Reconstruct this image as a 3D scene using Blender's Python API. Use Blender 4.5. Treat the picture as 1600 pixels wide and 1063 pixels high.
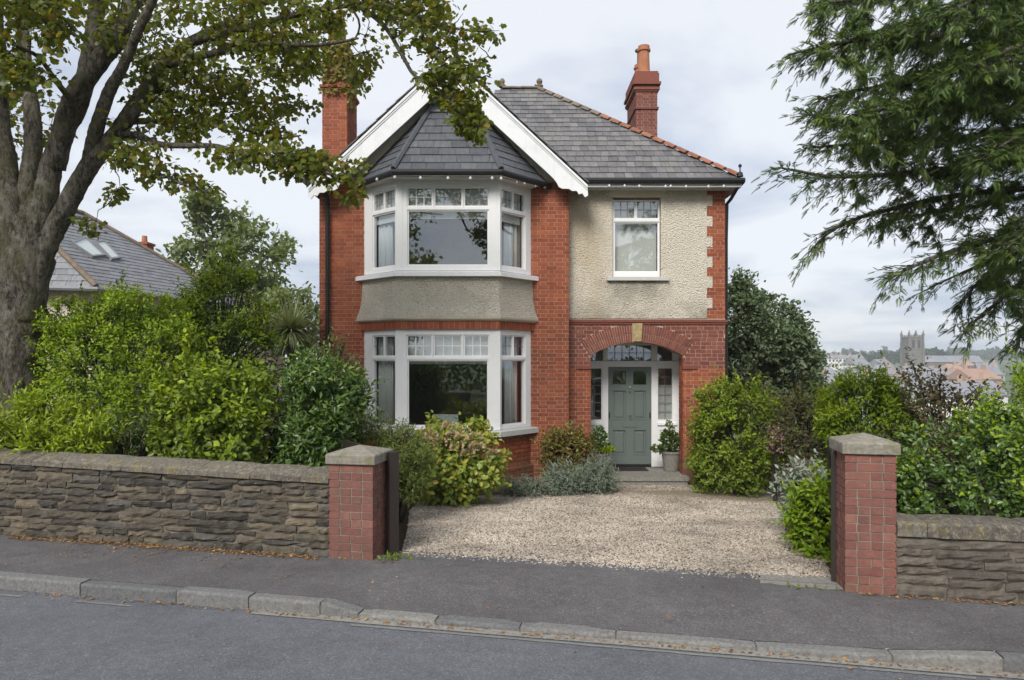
import bpy, math, random
import numpy as np
from mathutils import Vector, Matrix, noise as mnoise

# ------------------------------------------------------------------ camera, sky, sun, exposure
S = bpy.context.scene
for o in list(bpy.data.objects): bpy.data.objects.remove(o)
COL = S.collection
R = math.radians
F = 1111.0            # focal length in photo pixels (1600 wide)
HY = 560.0            # photo row of the horizon
CZ = 2.56             # camera height over the ground at the house
cam_d = bpy.data.cameras.new('camera'); cam = bpy.data.objects.new('camera', cam_d); COL.objects.link(cam)
cam.location = (0, 0, CZ); cam.rotation_euler = (R(90), 0, 0)
cam_d.sensor_width = 36.0; cam_d.lens = 36.0 * F / 1600.0
cam_d.shift_y = (HY - 531.5) / 1600.0
cam_d.clip_start = 0.05; cam_d.clip_end = 8000
S.camera = cam

SUN_EL, SUN_AZ = R(39), R(200)     # azimuth measured from +Y (north) clockwise
W = bpy.data.worlds.new('World'); S.world = W; W.use_nodes = True
wn = W.node_tree.nodes; wl = W.node_tree.links; wn.clear()
wo = wn.new('ShaderNodeOutputWorld'); wb = wn.new('ShaderNodeBackground'); wb.inputs['Strength'].default_value = 0.051
sky = wn.new('ShaderNodeTexSky'); sky.sky_type = 'NISHITA'; sky.sun_disc = False
sky.sun_elevation = SUN_EL; sky.sun_rotation = SUN_AZ; sky.air_density = 1.0; sky.dust_density = 2.0
tc = wn.new('ShaderNodeTexCoord'); sep = wn.new('ShaderNodeSeparateXYZ'); wl.new(tc.outputs['Generated'], sep.inputs[0])
ad = wn.new('ShaderNodeMath'); ad.operation = 'MAXIMUM'; ad.inputs[1].default_value = 0.0; wl.new(sep.outputs['Z'], ad.inputs[0])
ad2 = wn.new('ShaderNodeMath'); ad2.operation = 'ADD'; ad2.inputs[1].default_value = 0.16; wl.new(ad.outputs[0], ad2.inputs[0])
dv = wn.new('ShaderNodeVectorMath'); dv.operation = 'DIVIDE'
cmb = wn.new('ShaderNodeCombineXYZ'); [wl.new(ad2.outputs[0], cmb.inputs[i]) for i in range(3)]
wl.new(tc.outputs['Generated'], dv.inputs[0]); wl.new(cmb.outputs[0], dv.inputs[1])
cn = wn.new('ShaderNodeTexNoise'); cn.inputs['Scale'].default_value = 1.1; cn.inputs['Detail'].default_value = 7; cn.inputs['Roughness'].default_value = 0.52
cn.inputs['Distortion'].default_value = 0.3
wl.new(dv.outputs[0], cn.inputs['Vector'])
cr = wn.new('ShaderNodeValToRGB'); e = cr.color_ramp.elements
e[0].position = 0.40; e[0].color = (4.9, 5.5, 6.7, 1); e[1].position = 0.58; e[1].color = (7.9, 8.15, 8.6, 1)
wl.new(cn.outputs['Fac'], cr.inputs[0])
mx = wn.new('ShaderNodeMixRGB'); mx.inputs[0].default_value = 0.88
wl.new(sky.outputs[0], mx.inputs[1]); wl.new(cr.outputs[0], mx.inputs[2])
wl.new(mx.outputs[0], wb.inputs[0]); wl.new(wb.outputs[0], wo.inputs[0])

sd = bpy.data.lights.new('sun', 'SUN'); sd.energy = 1.5; sd.angle = R(24); sd.color = (1.0, 0.96, 0.90)
sun = bpy.data.objects.new('sun', sd); COL.objects.link(sun)
sdir = Vector((math.sin(SUN_AZ) * math.cos(SUN_EL), math.cos(SUN_AZ) * math.cos(SUN_EL), math.sin(SUN_EL)))
sun.rotation_euler = sdir.to_track_quat('Z', 'Y').to_euler(); sun.location = (0, 0, 40)

vs = S.view_settings; S.display_settings.display_device = 'sRGB'
vs.view_transform = 'Standard'; vs.look = 'None'; vs.exposure = 1.25; vs.gamma = 1.0; vs.use_curve_mapping = False
S.render.engine = 'CYCLES'
cy = S.cycles; cy.max_bounces = 7; cy.diffuse_bounces = 3; cy.glossy_bounces = 3; cy.transmission_bounces = 4; cy.volume_bounces = 3
cy.transparent_max_bounces = 12; cy.use_denoising = True; cy.use_adaptive_sampling = True; cy.adaptive_threshold = 0.015
cy.caustics_reflective = False; cy.caustics_refractive = False; cy.sample_clamp_indirect = 6

rng = np.random.default_rng(7); random.seed(7)

# ------------------------------------------------------------------ place helpers
def xx(x, Y): return (x - 800.0) / F * Y
def zz(y, Y): return CZ - (y - HY) / F * Y
def P(x, y, Y): return Vector((xx(x, Y), Y, zz(y, Y)))
ST = -0.19
def wallY(X): return 6.692 + ST * np.clip(X, -40, 40)
def kerbY(X): return 5.44 + ST * np.clip(X, -60, 60)
def paveZ(X): return CZ - (1.985 + 0.0105 * np.clip(X, -60, 60))
def sm(t): t = np.clip(t, 0, 1); return t * t * (3 - 2 * t)
TY = np.array([0, 14, 24, 40, 70, 120, 250, 400, 600, 900, 1000, 4000.])
TZ = np.array([0, 0, -.1, -3.5, -8.5, -11, -8.5, -5.2, -3.0, 1.0, 1.0, -2.0])
def groundZ(X, Y):
    X = np.asarray(X, float); Y = np.asarray(Y, float)
    t = (Y - wallY(X)) / 7.3
    a = paveZ(X); z = a + (0 - a) * np.clip(t, 0, 1)
    far = np.interp(Y, TY, TZ) + np.where(Y > 40, 1.2 * np.sin(X * .013 + 1) * np.clip((Y - 40) / 200, 0, 1), 0)
    return z + np.where(Y > 14, far, 0)
def G(x, y):                      # photo pixel -> point on the ground
    lo, hi = 3.0, 3000.0
    f = lambda Y: zz(y, Y) - float(groundZ(xx(x, Y), Y))
    Y = 5.0
    while f(Y) > 0 and Y < 60: Y += .05
    return Vector((xx(x, Y), Y, float(groundZ(xx(x, Y), Y))))

# ------------------------------------------------------------------ mesh helpers
WLOC = {}
def wl_of(o): return WLOC.get(o.name, Vector((0, 0, 0))) if o else Vector((0, 0, 0))
class MB:
    def __init__(s): s.V = []; s.F = []; s.r = []; s.n = 0
    def add(s, V, Fs, r=None):
        V = np.asarray(V, float).reshape(-1, 3); b = s.n
        s.V.append(V); s.n += len(V)
        r = random.random() if r is None else r
        for f in Fs: s.F.append(tuple(i + b for i in f)); s.r.append(r)
        return s
    def box(s, x0, x1, y0, y1, z0, z1, M=None, r=None):
        V = np.array([(x, y, z) for x in (x0, x1) for y in (y0, y1) for z in (z0, z1)], float)
        if M is not None: V = np.array([tuple(M @ Vector(v)) for v in V])
        return s.add(V, BOXF, r)
    def prism(s, pts, d, r=None):         # pts: planar 3D polygon, d: extrusion vector
        n = len(pts); pts = [Vector(p) for p in pts]; d = Vector(d)
        V = [tuple(p) for p in pts] + [tuple(p + d) for p in pts]
        Fs = [tuple(range(n))[::-1], tuple(range(n, 2 * n))] + [(i, (i + 1) % n, n + (i + 1) % n, n + i) for i in range(n)]
        return s.add(V, Fs, r)
    def tube(s, pts, rad, sides=10, r=None, caps=True, wob=0.0):
        pts = [Vector(p) for p in pts]; n = len(pts)
        if not hasattr(rad, '__len__'): rad = [rad] * n
        V = []; up = None
        for i, p in enumerate(pts):
            t = (pts[min(i + 1, n - 1)] - pts[max(i - 1, 0)]).normalized()
            if up is None: up = Vector((0, 0, 1)).cross(t); up = up.normalized() if up.length > .01 else Vector((1, 0, 0))
            a = (up - t * up.dot(t)); a = a.normalized() if a.length > 1e-5 else t.orthogonal().normalized(); b = t.cross(a); up = a
            for k in range(sides):
                th = 2 * math.pi * k / sides
                dr = a * math.cos(th) + b * math.sin(th)
                rr = rad[i] * (1 + ((wob * mnoise.noise((p + dr * rad[i] * 1.3) * 3.1 / max(.12, rad[i] * 3)) + wob * .45 * mnoise.noise(Vector(((p.x + dr.x * rad[i]) * 13, (p.y + dr.y * rad[i]) * 13, p.z * 5)))) if wob else 0))
                V.append(tuple(p + dr * rr))
        Fs = [(i * sides + k, i * sides + (k + 1) % sides, (i + 1) * sides + (k + 1) % sides, (i + 1) * sides + k) for i in range(n - 1) for k in range(sides)]
        if caps: Fs += [tuple(range(sides))[::-1], tuple(range((n - 1) * sides, n * sides))]
        return s.add(V, Fs, r)
    def lathe(s, c, prof, sides=20, r=None):   # prof: (radius, z)
        c = Vector(c); V = [(c.x + a * math.cos(2 * math.pi * k / sides), c.y + a * math.sin(2 * math.pi * k / sides), c.z + z) for a, z in prof for k in range(sides)]
        n = len(prof)
        Fs = [(i * sides + k, i * sides + (k + 1) % sides, (i + 1) * sides + (k + 1) % sides, (i + 1) * sides + k) for i in range(n - 1) for k in range(sides)]
        Fs += [tuple(range(sides))[::-1], tuple(range((n - 1) * sides, n * sides))]
        return s.add(V, Fs, r)
    def build(s, name, mat, parent=None, smooth=False, kind=None):
        V = np.concatenate(s.V) if s.V else np.zeros((0, 3))
        off = wl_of(parent); V = V - np.array(off)
        me = bpy.data.meshes.new(name); me.from_pydata(V.tolist(), [], s.F)
        at = me.attributes.new('rnd', 'FLOAT', 'FACE'); at.data.foreach_set('value', np.array(s.r, dtype=np.float32))
        if smooth: me.polygons.foreach_set('use_smooth', [True] * len(me.polygons))
        me.materials.append(mat); me.update()
        return link(name, me, parent, kind)
BOXF = [(0, 1, 3, 2), (4, 6, 7, 5), (0, 4, 5, 1), (2, 3, 7, 6), (0, 2, 6, 4), (1, 5, 7, 3)]
def link(name, me, parent=None, kind=None):
    o = bpy.data.objects.new(name, me); COL.objects.link(o)
    if parent is not None: o.parent = parent; WLOC[o.name] = wl_of(parent)
    if kind: o['kind'] = kind
    return o
def fast_mesh(name, V, Fq, mat, parent=None, rnd=None, smooth=False, kind=None):
    """V (n,3); Fq list of (m,k) index arrays; rnd list of (m,) arrays"""
    off = np.array(wl_of(parent)); V = (np.asarray(V, float) - off).astype(np.float32)
    me = bpy.data.meshes.new(name); me.vertices.add(len(V)); me.vertices.foreach_set('co', V.ravel())
    loops = np.concatenate([f.ravel() for f in Fq]).astype(np.int32)
    sizes = np.concatenate([np.full(len(f), f.shape[1], np.int32) for f in Fq])
    starts = np.concatenate([[0], np.cumsum(sizes)[:-1]]).astype(np.int32)
    me.loops.add(len(loops)); me.loops.foreach_set('vertex_index', loops)
    me.polygons.add(len(sizes)); me.polygons.foreach_set('loop_start', starts)
    try: me.polygons.foreach_set('loop_total', sizes)
    except Exception: pass
    me.update(calc_edges=True)
    if rnd is not None:
        at = me.attributes.new('rnd', 'FLOAT', 'FACE'); at.data.foreach_set('value', np.concatenate(rnd).astype(np.float32))
    me.polygons.foreach_set('use_smooth', np.full(len(sizes), smooth))
    me.materials.append(mat); me.validate()
    return link(name, me, parent, kind)
def empty(name, loc, label=None, cat=None, group=None):
    o = bpy.data.objects.new(name, None); COL.objects.link(o); o.location = loc; o.empty_display_size = .2
    WLOC[o.name] = Vector(loc); tag(o, label, cat, group); return o
def tag(o, label=None, cat=None, group=None, kind=None):
    for k, v in (('label', label), ('category', cat), ('group', group), ('kind', kind)):
        if v: o[k] = v
    return o
# oriented boxes: (centre, axes 3x3 with half sizes in columns)
UNIT = {}
def unit_cube(mat):
    if mat.name not in UNIT:
        me = bpy.data.meshes.new('unit_' + mat.name)
        me.from_pydata([(x, y, z) for x in (-1, 1) for y in (-1, 1) for z in (-1, 1)], [], BOXF)
        me.materials.append(mat); UNIT[mat.name] = me
    return UNIT[mat.name]
def obox_parts(name, boxes, mat, parent):
    me = unit_cube(mat); off = wl_of(parent); out = []
    for c, A in boxes:
        o = bpy.data.objects.new(name, me); COL.objects.link(o); o.parent = parent
        m = Matrix(((A[0][0], A[0][1], A[0][2], c[0] - off.x), (A[1][0], A[1][1], A[1][2], c[1] - off.y), (A[2][0], A[2][1], A[2][2], c[2] - off.z), (0, 0, 0, 1)))
        o.matrix_local = m; out.append(o)
    return out
CUBE = np.array([(x, y, z) for x in (-1, 1) for y in (-1, 1) for z in (-1, 1)], float)
def obox_mesh(name, boxes, mat, parent, kind='stuff'):
    if not boxes: return None
    C = np.array([tuple(b[0]) for b in boxes]); A = np.array([np.array(b[1]) for b in boxes])
    V = C[:, None, :] + np.einsum('nij,kj->nki', A, CUBE)
    n = len(boxes); Fq = (np.array(BOXF)[None] + 8 * np.arange(n)[:, None, None]).reshape(-1, 4)
    return fast_mesh(name, V.reshape(-1, 3), [Fq], mat, parent, [np.repeat(rng.random(n), 6)], False, kind)

# ------------------------------------------------------------------ materials
MATS = {}
class NT:
    def __init__(s, name):
        s.m = bpy.data.materials.new(name); s.m.use_nodes = True; s.t = s.m.node_tree; s.t.nodes.clear()
        s.out = s.t.nodes.new('ShaderNodeOutputMaterial'); MATS[name] = s.m
    def n(s, typ, ins=None, **kw):
        nd = s.t.nodes.new('ShaderNode' + typ)
        for k, v in kw.items(): setattr(nd, k, v)
        for k, v in (ins or {}).items():
            sk = nd.inputs[k]
            if isinstance(v, bpy.types.NodeSocket): s.t.links.new(v, sk)
            else: sk.default_value = v
        return nd
    def pos(s, sc=(1, 1, 1)):
        g = s.n('NewGeometry'); return s.n('VectorMath', {0: g.outputs['Position'], 1: sc}, operation='MULTIPLY').outputs[0]
    def noise(s, scale, detail=5, rough=.6, vec=None, dist=0.0):
        return s.n('TexNoise', {'Vector': vec or s.pos(), 'Scale': scale, 'Detail': detail, 'Roughness': rough, 'Distortion': dist}).outputs['Fac']
    def ramp(s, fac, stops, interp='LINEAR'):
        r = s.n('ValToRGB', {0: fac}); r.color_ramp.interpolation = interp; el = r.color_ramp.elements
        while len(el) < len(stops): el.new(.5)
        for q, (p, c) in zip(el, stops):
            q.position = p; q.color = (*c, 1) if hasattr(c, '__len__') else (c, c, c, 1)
        return r.outputs[0]
    def mix(s, fac, a, b, mode='MIX'):
        f = lambda v: (*v, 1) if isinstance(v, tuple) and len(v) == 3 else v
        return s.n('MixRGB', {0: fac, 1: f(a), 2: f(b)}, blend_type=mode).outputs[0]
    def math(s, op, a, b=0.0): return s.n('Math', {0: a, 1: b}, operation=op).outputs[0]
    def rnd(s):
        a = s.n('Attribute', attribute_name='rnd').outputs['Fac']; o = s.n('ObjectInfo').outputs['Random']
        return s.math('FRACT', s.math('ADD', a, o))
    def bump(s, h, strength=.4, dist=.01, normal=None):
        i = {'Strength': strength, 'Distance': dist, 'Height': h}
        if normal is not None: i['Normal'] = normal
        return s.n('Bump', i).outputs[0]
    def done(s, col, rough=.8, normal=None, spec=.35, metal=0.0):
        i = {'Base Color': (*col, 1) if isinstance(col, tuple) and len(col) == 3 else col, 'Roughness': rough, 'Specular IOR Level': spec, 'Metallic': metal}
        if normal is not None: i['Normal'] = normal
        p = s.n('BsdfPrincipled', i); s.t.links.new(p.outputs[0], s.out.inputs[0]); return s.m

def simple(name, c1, c2, scale=6, rough=.7, bump=.2, bscale=60, spec=.35, rv=0.0, bd=.004):
    t = NT(name); f = t.noise(scale); col = t.ramp(f, [(.3, c1), (.7, c2)])
    if rv:
        v = t.ramp(t.rnd(), [(0, 1 - rv), (1, 1 + rv * .0)]); col = t.mix(1.0, col, v, 'MULTIPLY')
    return t.done(col, rough, t.bump(t.noise(bscale, 3), bump, bd), spec)

def brick_mat(name, cols, dirt, soot=.3):
    t = NT(name); r = t.rnd()
    c = t.ramp(r, [(i / (len(cols) - 1), k) for i, k in enumerate(cols)])
    n1 = t.noise(26, 5, .65); c = t.mix(1.0, c, t.ramp(n1, [(.25, .72), (.75, 1.12)]), 'MULTIPLY')
    n2 = t.noise(.9, 5, .6); c = t.mix(t.ramp(n2, [(.45, 0.0), (.72, soot)]), c, dirt)
    st = t.noise(3.0, 4, .6, t.pos((2.5, 2.5, .25))); c = t.mix(t.ramp(st, [(.56, 0.0), (.75, soot)]), c, dirt)
    sp = t.noise(55, 4, .7); c = t.mix(t.ramp(sp, [(.62, 0.0), (.70, .55)]), c, (.45, .38, .32))
    al = t.math('MULTIPLY', t.noise(2.2, 5, .7), t.ramp(t.n('SeparateXYZ', {0: t.pos()}).outputs['Z'], [(.45, 1.0), (1.0, .0)])); c = t.mix(t.ramp(al, [(.32, 0.0), (.55, .55)]), c, (.14, .115, .07))
    return t.done(c, .85, t.bump(t.noise(90, 4, .7), .5, .004), .25)
brick_mat('brick_red', [(.37, .100, .045), (.315, .082, .039), (.41, .122, .054), (.26, .068, .036), (.345, .090, .041)], (.13, .055, .038), .45)
brick_mat('brick_plum', [(.245, .083, .060), (.205, .066, .048), (.275, .098, .066), (.17, .057, .046), (.23, .075, .055)], (.10, .06, .05), .4)
brick_mat('brick_pier', [(.265, .108, .082), (.225, .088, .069), (.30, .135, .10), (.20, .08, .065), (.25, .10, .076)], (.11, .075, .062), .45)
simple('mortar', (.20, .18, .15), (.32, .28, .23), 9, .95, .5, 120, .1)
simple('mortar_dark', (.12, .105, .085), (.20, .175, .14), 9, .95, .5, 120, .1)
simple('mortar_pink', (.40, .27, .20), (.52, .38, .30), 9, .95, .5, 120, .1)

def pebbledash():
    t = NT('pebbledash'); p = t.pos(); q = t.noise(9, 3, .6, p); 
    v = t.n('TexVoronoi', {'Vector': t.n('VectorMath', {0: p, 1: t.n('VectorMath', {0: t.n('TexNoise', {'Vector': p, 'Scale': 16.0}).outputs['Color'], 1: (.05, .05, .05)}, operation='MULTIPLY').outputs[0]}, operation='ADD').outputs[0], 'Scale': 40.0, 'Randomness': 1.0}); d = v.outputs['Distance']
    nn = t.noise(36, 6, .75, p, 1.0); h = t.math('ADD', t.math('MULTIPLY', d, -.9), nn)
    sz = t.n('SeparateXYZ', {0: p}).outputs
    wing = t.ramp(sz['X'], [(.50, 0.0), (.56, 1.0)])
    c = t.ramp(nn, [(.28, (.68, .60, .46)), (.46, (.88, .80, .66)), (.66, (.94, .885, .77))])
    c = t.mix(t.ramp(d, [(.48, 0.0), (.80, .4)]), c, (.46, .41, .33))
    # grey algae: below the window sill, along the foot, and over the bay apron
    n = t.noise(1.5, 7, .7, p, .8)
    low = t.ramp(sz['Z'], [(0, 1.0), (1, 1.0)])
    f1 = t.math('MULTIPLY', t.n('MapRange', {0: sz['Z'], 1: 4.28, 2: 3.5, 3: 1.0, 4: .30}).outputs[0], t.n('MapRange', {0: sz['Z'], 1: 4.22, 2: 4.14, 3: 0.0, 4: 1.0}).outputs[0])
    f2 = t.n('MapRange', {0: t.math('ABSOLUTE', t.math('SUBTRACT', sz['X'], 2.5)), 1: .45, 2: .85, 3: 1.0, 4: .0}).outputs[0]
    f3 = t.n('MapRange', {0: sz['Z'], 1: 3.85, 2: 3.4, 3: 0.0, 4: .75}).outputs[0]
    f = t.math('MAXIMUM', t.math('MULTIPLY', f1, f2), f3); f = t.math('MULTIPLY', f, t.math('MULTIPLY', wing, t.ramp(n, [(.34, .0), (.54, 1.0)])))
    bay = t.math('MULTIPLY', t.math('SUBTRACT', 1.0, wing), t.ramp(n, [(.25, .2), (.6, .55)]))
    f = t.math('MAXIMUM', f, bay)
    c = t.mix(t.math('MULTIPLY', f, t.ramp(nn, [(.38, 1.0), (.70, .45)])), c, (.205, .19, .16))
    yl = t.math('MULTIPLY', t.ramp(t.noise(1.3, 6, .7, t.pos((1.6, 1.6, .6))), [(.36, 0.0), (.62, .75)]), wing)
    yl = t.math('MULTIPLY', yl, t.n('MapRange', {0: sz['X'], 1: 1.2, 2: 2.1, 3: 1.0, 4: .12}).outputs[0])
    c = t.mix(yl, c, (.56, .43, .25))
    top = t.math('MULTIPLY', t.n('MapRange', {0: sz['Z'], 1: 5.5, 2: 6.0, 3: 0.0, 4: .45}).outputs[0], t.ramp(t.noise(2.5, 6, .7), [(.4, 0.0), (.65, 1.0)])); c = t.mix(t.math('MULTIPLY', top, wing), c, (.40, .34, .24))
    return t.done(c, .95, t.bump(h, 1.0, .032), .15)
pebbledash()
simple('render_cream', (.60, .53, .41), (.72, .65, .52), 3, .9, .3, 70, .15)
simple('gable_board', (.55, .50, .40), (.68, .63, .53), 5, .8, .3, 70, .15)
def slate(name, cols, moss, mosscol):
    t = NT(name); c = t.ramp(t.rnd(), [(i / (len(cols) - 1), k) for i, k in enumerate(cols)])
    c = t.mix(1.0, c, t.ramp(t.noise(18, 6, .7, t.pos((1, .35, .35))), [(.25, .65), (.75, 1.25)]), 'MULTIPLY')
    c = t.mix(t.ramp(t.noise(2.6, 6, .7), [(.5, 0.0), (.74, moss)]), c, mosscol)
    c = t.mix(t.ramp(t.noise(60, 3, .6), [(.64, 0.0), (.73, moss)]), c, (.36, .35, .32))
    return t.done(c, t.ramp(t.noise(8), [(.3, .42), (.7, .68)]), t.bump(t.noise(40, 5, .7), .5, .004), .45)
slate('slate_main', [(.125, .12, .12), (.175, .168, .168), (.10, .098, .105), (.21, .2, .195), (.145, .14, .14)], .75, (.20, .185, .155))
slate('slate_bay', [(.088, .093, .106), (.115, .12, .132), (.075, .08, .092), (.135, .14, .15)], .4, (.13, .13, .12))
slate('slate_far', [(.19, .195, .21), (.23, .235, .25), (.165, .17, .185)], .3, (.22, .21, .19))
simple('slate_batten', (.035, .035, .037), (.05, .05, .05), 6, .9, .1)
def paint(name, c, dirt=.12, rough=.38):
    t = NT(name); n = t.noise(3.5, 6, .65); cc = t.mix(t.ramp(n, [(.5, 0.0), (.8, dirt)]), c, tuple(k * .55 for k in c))
    cc = t.mix(t.ramp(t.noise(2.2, 4, .6, t.pos((6, 6, .5))), [(.55, 0.0), (.8, dirt)]), cc, tuple(k * .6 for k in c))
    return t.done(cc, rough, t.bump(t.noise(120, 2), .08, .002), .4)
paint('white_paint', (.85, .85, .845), .14); paint('barge_paint', (.82, .83, .835), .32, .5)
paint('sill_stone', (.56, .56, .53), .3, .8)
paint('door_green', (.148, .178, .163), .10, .35); paint('black_iron', (.012, .012, .013), .1, .6)
paint('lead', (.20, .21, .22), .35, .55); paint('dark_timber', (.030, .022, .018), .2, .6); paint('grey_timber', (.16, .14, .115), .3, .85)
paint('blind_fabric', (.74, .73, .68), .05, .9); paint('curtain_fabric', (.74, .74, .72), .10, .95)
paint('interior', (.30, .28, .25), .1, .95); paint('floor_wood', (.10, .065, .04), .2, .6); paint('brass', (.5, .5, .5), .1, .3)
paint('screen_back', (.42, .46, .44), .1, .6); paint('net_fabric', (.52, .52, .50), .1, .9); paint('bulb_white', (.62, .61, .58), .05, .25)
simple('terracotta', (.30, .125, .075), (.38, .18, .11), 4, .8, .3, 50, .2, .35)
simple('terracotta_grey', (.16, .12, .09), (.28, .22, .17), 6, .85, .3, 50, .2, .2)
simple('pot_orange', (.34, .135, .07), (.44, .20, .11), 7, .8, .3, 50, .2)
def stone(name, cols, lich, liccol, sc=1.0, bd=.012):
    t = NT(name); c = t.ramp(t.rnd(), [(i / (len(cols) - 1), k) for i, k in enumerate(cols)])
    n = t.noise(14 * sc, 7, .7, None, .6); c = t.mix(1.0, c, t.ramp(n, [(.25, .5), (.75, 1.35)]), 'MULTIPLY')
    c = t.mix(t.ramp(t.noise(5.5, 6, .7), [(.54, 0.0), (.68, lich)]), c, liccol)
    c = t.mix(t.ramp(t.noise(48, 3, .6), [(.66, 0.0), (.74, .5)]), c, (.42, .40, .35))
    if name == 'coping': c = t.mix(t.ramp(t.noise(24, 6, .75, t.pos((1.4, .7, 1)), .8), [(.50, 0.0), (.60, .7)]), c, (.36, .31, .22))
    return t.done(c, .9, t.bump(t.noise(30 * sc, 9, .8, None, .3), 1.0, bd * 1.6), .2)
stone('rubble', [(.085, .073, .058), (.14, .12, .092), (.05, .046, .042), (.105, .09, .072), (.22, .18, .125), (.065, .06, .054), (.13, .12, .105)], .5, (.21, .19, .13))
stone('rubble_grey', [(.14, .12, .098), (.185, .16, .13), (.10, .088, .074), (.16, .14, .112)], .4, (.2, .18, .145))
stone('coping', [(.15, .135, .115), (.19, .172, .145), (.125, .114, .098)], .9, (.23, .175, .05))
stone('pier_cap', [(.27, .25, .205), (.30, .275, .22)], .8, (.17, .165, .07), 1.4, .006)
stone('keystone', [(.42, .33, .17), (.42, .33, .17)], .5, (.30, .22, .10), 1.5, .004)
stone('granite', [(.18, .182, .182), (.235, .232, .222), (.16, .162, .164), (.27, .26, .24), (.205, .202, .195)], .35, (.13, .12, .11), 2.5, .006)
stone('paving', [(.27, .255, .22), (.31, .295, .26)], .45, (.20, .19, .16), 1.5, .004)
stone('concrete', [(.30, .28, .25), (.27, .255, .23)], .5, (.20, .19, .17), 2, .004)
stone('planter', [(.235, .225, .20), (.25, .24, .21)], .5, (.20, .21, .15), 2, .003)

def asphalt(name, base, var, blue):
    t = NT(name); p = t.pos()
    a = t.n('TexVoronoi', {'Vector': p, 'Scale': 110.0}); agg = a.outputs['Color']
    g = t.n('SeparateColor', {0: agg}).outputs[0]
    c = t.ramp(g, [(0, tuple(k * .72 for k in base)), (.6, base), (.95, tuple(k * 1.22 for k in base)), (1, tuple(min(.6, k * 1.8) for k in base))])
    c = t.mix(1.0, c, t.ramp(t.noise(1.3, 6, .65), [(.3, 1 - var), (.7, 1 + var)]), 'MULTIPLY')
    c = t.mix(1.0, c, t.ramp(t.noise(9, 5, .7), [(.3, .85), (.7, 1.12)]), 'MULTIPLY')
    c = t.mix(t.ramp(t.noise(.45, 5, .6, t.pos((1, 2.5, 1))), [(.5, 0.0), (.75, .35)]), c, blue)
    h = t.math('ADD', t.math('MULTIPLY', a.outputs['Distance'], -.8), t.noise(160, 3))
    return t.done(c, .86, t.bump(h, .35, .004), .3)
asphalt('road_asphalt', (.126, .130, .141), .12, (.15, .155, .165))
asphalt('pave_asphalt', (.116, .109, .110), .22, (.098, .093, .094))
asphalt('patch_asphalt', (.125, .125, .13), .22, (.10, .10, .105))
def gravel(name):
    t = NT(name); c = t.ramp(t.rnd(), [(0, (.42, .36, .29)), (.2, (.52, .455, .37)), (.4, (.34, .28, .22)), (.6, (.60, .54, .46)), (.8, (.27, .235, .20)), (1, (.48, .385, .30))])
    c = t.mix(1.0, c, t.ramp(t.noise(1.2, 5, .6), [(.3, .58), (.65, 1.08)]), 'MULTIPLY')
    return t.done(c, .85, None, .25)
gravel('gravel_stone')
simple('gravel_bed', (.20, .165, .12), (.36, .30, .22), 55, .95, .8, 90, .1, 0, .01)
simple('soil', (.040, .030, .020), (.075, .058, .04), 7, .95, .8, 40, .1, 0, .03)
simple('field_green', (.07, .10, .035), (.13, .15, .07), .12, .95, .2, 2, .1)
simple('paint_line', (.24, .235, .215), (.17, .167, .16), 14, .8, .3, 120, .2)
def bark(name, c1, c2, mossc, mo):
    t = NT(name); n = t.noise(16, 9, .78, t.pos((1.5, 1.5, .55)), .6); n0 = t.noise(4, 5, .65, t.pos((1.4, 1.4, .6)), .5)
    c = t.ramp(t.math('ADD', t.math('MULTIPLY', n, .7), t.math('MULTIPLY', n0, .3)), [(.43, c1), (.55, c2)])
    c = t.mix(t.ramp(t.noise(2.1, 7, .7), [(.46, 0.0), (.62, mo)]), c, mossc)
    c = t.mix(t.ramp(t.noise(7, 6, .7), [(.56, 0.0), (.63, .55)]), c, (.36, .35, .31))
    c = t.mix(t.ramp(t.noise(5, 7, .7, t.pos((1, 1, .5))), [(.60, 0.0), (.68, .6)]), c, (.05, .04, .03))
    return t.done(c, .95, t.bump(t.math('ADD', n, t.math('MULTIPLY', n0, 1.5)), 1.0, .10), .12)
bark('bark', (.055, .046, .037), (.27, .24, .195), (.14, .13, .055), .6); bark('twig', (.045, .036, .026), (.10, .085, .065), (.08, .08, .04), .3)
def leaf(name, cols, gloss=.10, trans=.35):
    t = NT(name); r = t.rnd(); c = t.ramp(r, [(i / (len(cols) - 1), k) for i, k in enumerate(cols)])
    d = t.n('BsdfDiffuse', {'Color': c}); tr = t.n('BsdfTranslucent', {'Color': t.mix(1.0, c, (1.25, 1.15, .55), 'MULTIPLY')})
    m = t.n('MixShader', {0: trans, 1: d.outputs[0], 2: tr.outputs[0]})
    g = t.n('BsdfGlossy', {'Color': (1, 1, 1, 1), 'Roughness': .42}); m2 = t.n('MixShader', {0: gloss, 1: m.outputs[0], 2: g.outputs[0]})
    t.t.links.new(m2.outputs[0], t.out.inputs[0]); return t.m
leaf('leaf_maple', [(.125, .165, .018), (.16, .195, .02), (.09, .13, .018), (.20, .215, .022), (.13, .165, .02), (.27, .20, .022)], 0.02, 0.56)
leaf('leaf_privet', [(.145, .25, .012), (.19, .30, .016), (.105, .19, .012), (.24, .34, .020), (.15, .235, .014)], 0.02, 0.28)
leaf('leaf_lime', [(.27, .37, .016), (.34, .42, .022), (.21, .31, .016), (.24, .34, .016)], 0.02, 0.32)
leaf('leaf_dark', [(.065, .12, .014), (.09, .155, .016), (.048, .09, .012), (.13, .195, .022)], 0.04, 0.22)
leaf('leaf_oakish', [(.135, .205, .022), (.18, .25, .028), (.105, .165, .018), (.215, .28, .035)], 0.02, 0.28)
leaf('leaf_laurel', [(.065, .135, .016), (.095, .18, .02), (.05, .105, .014), (.14, .225, .028)], 0.05, 0.22)
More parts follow.
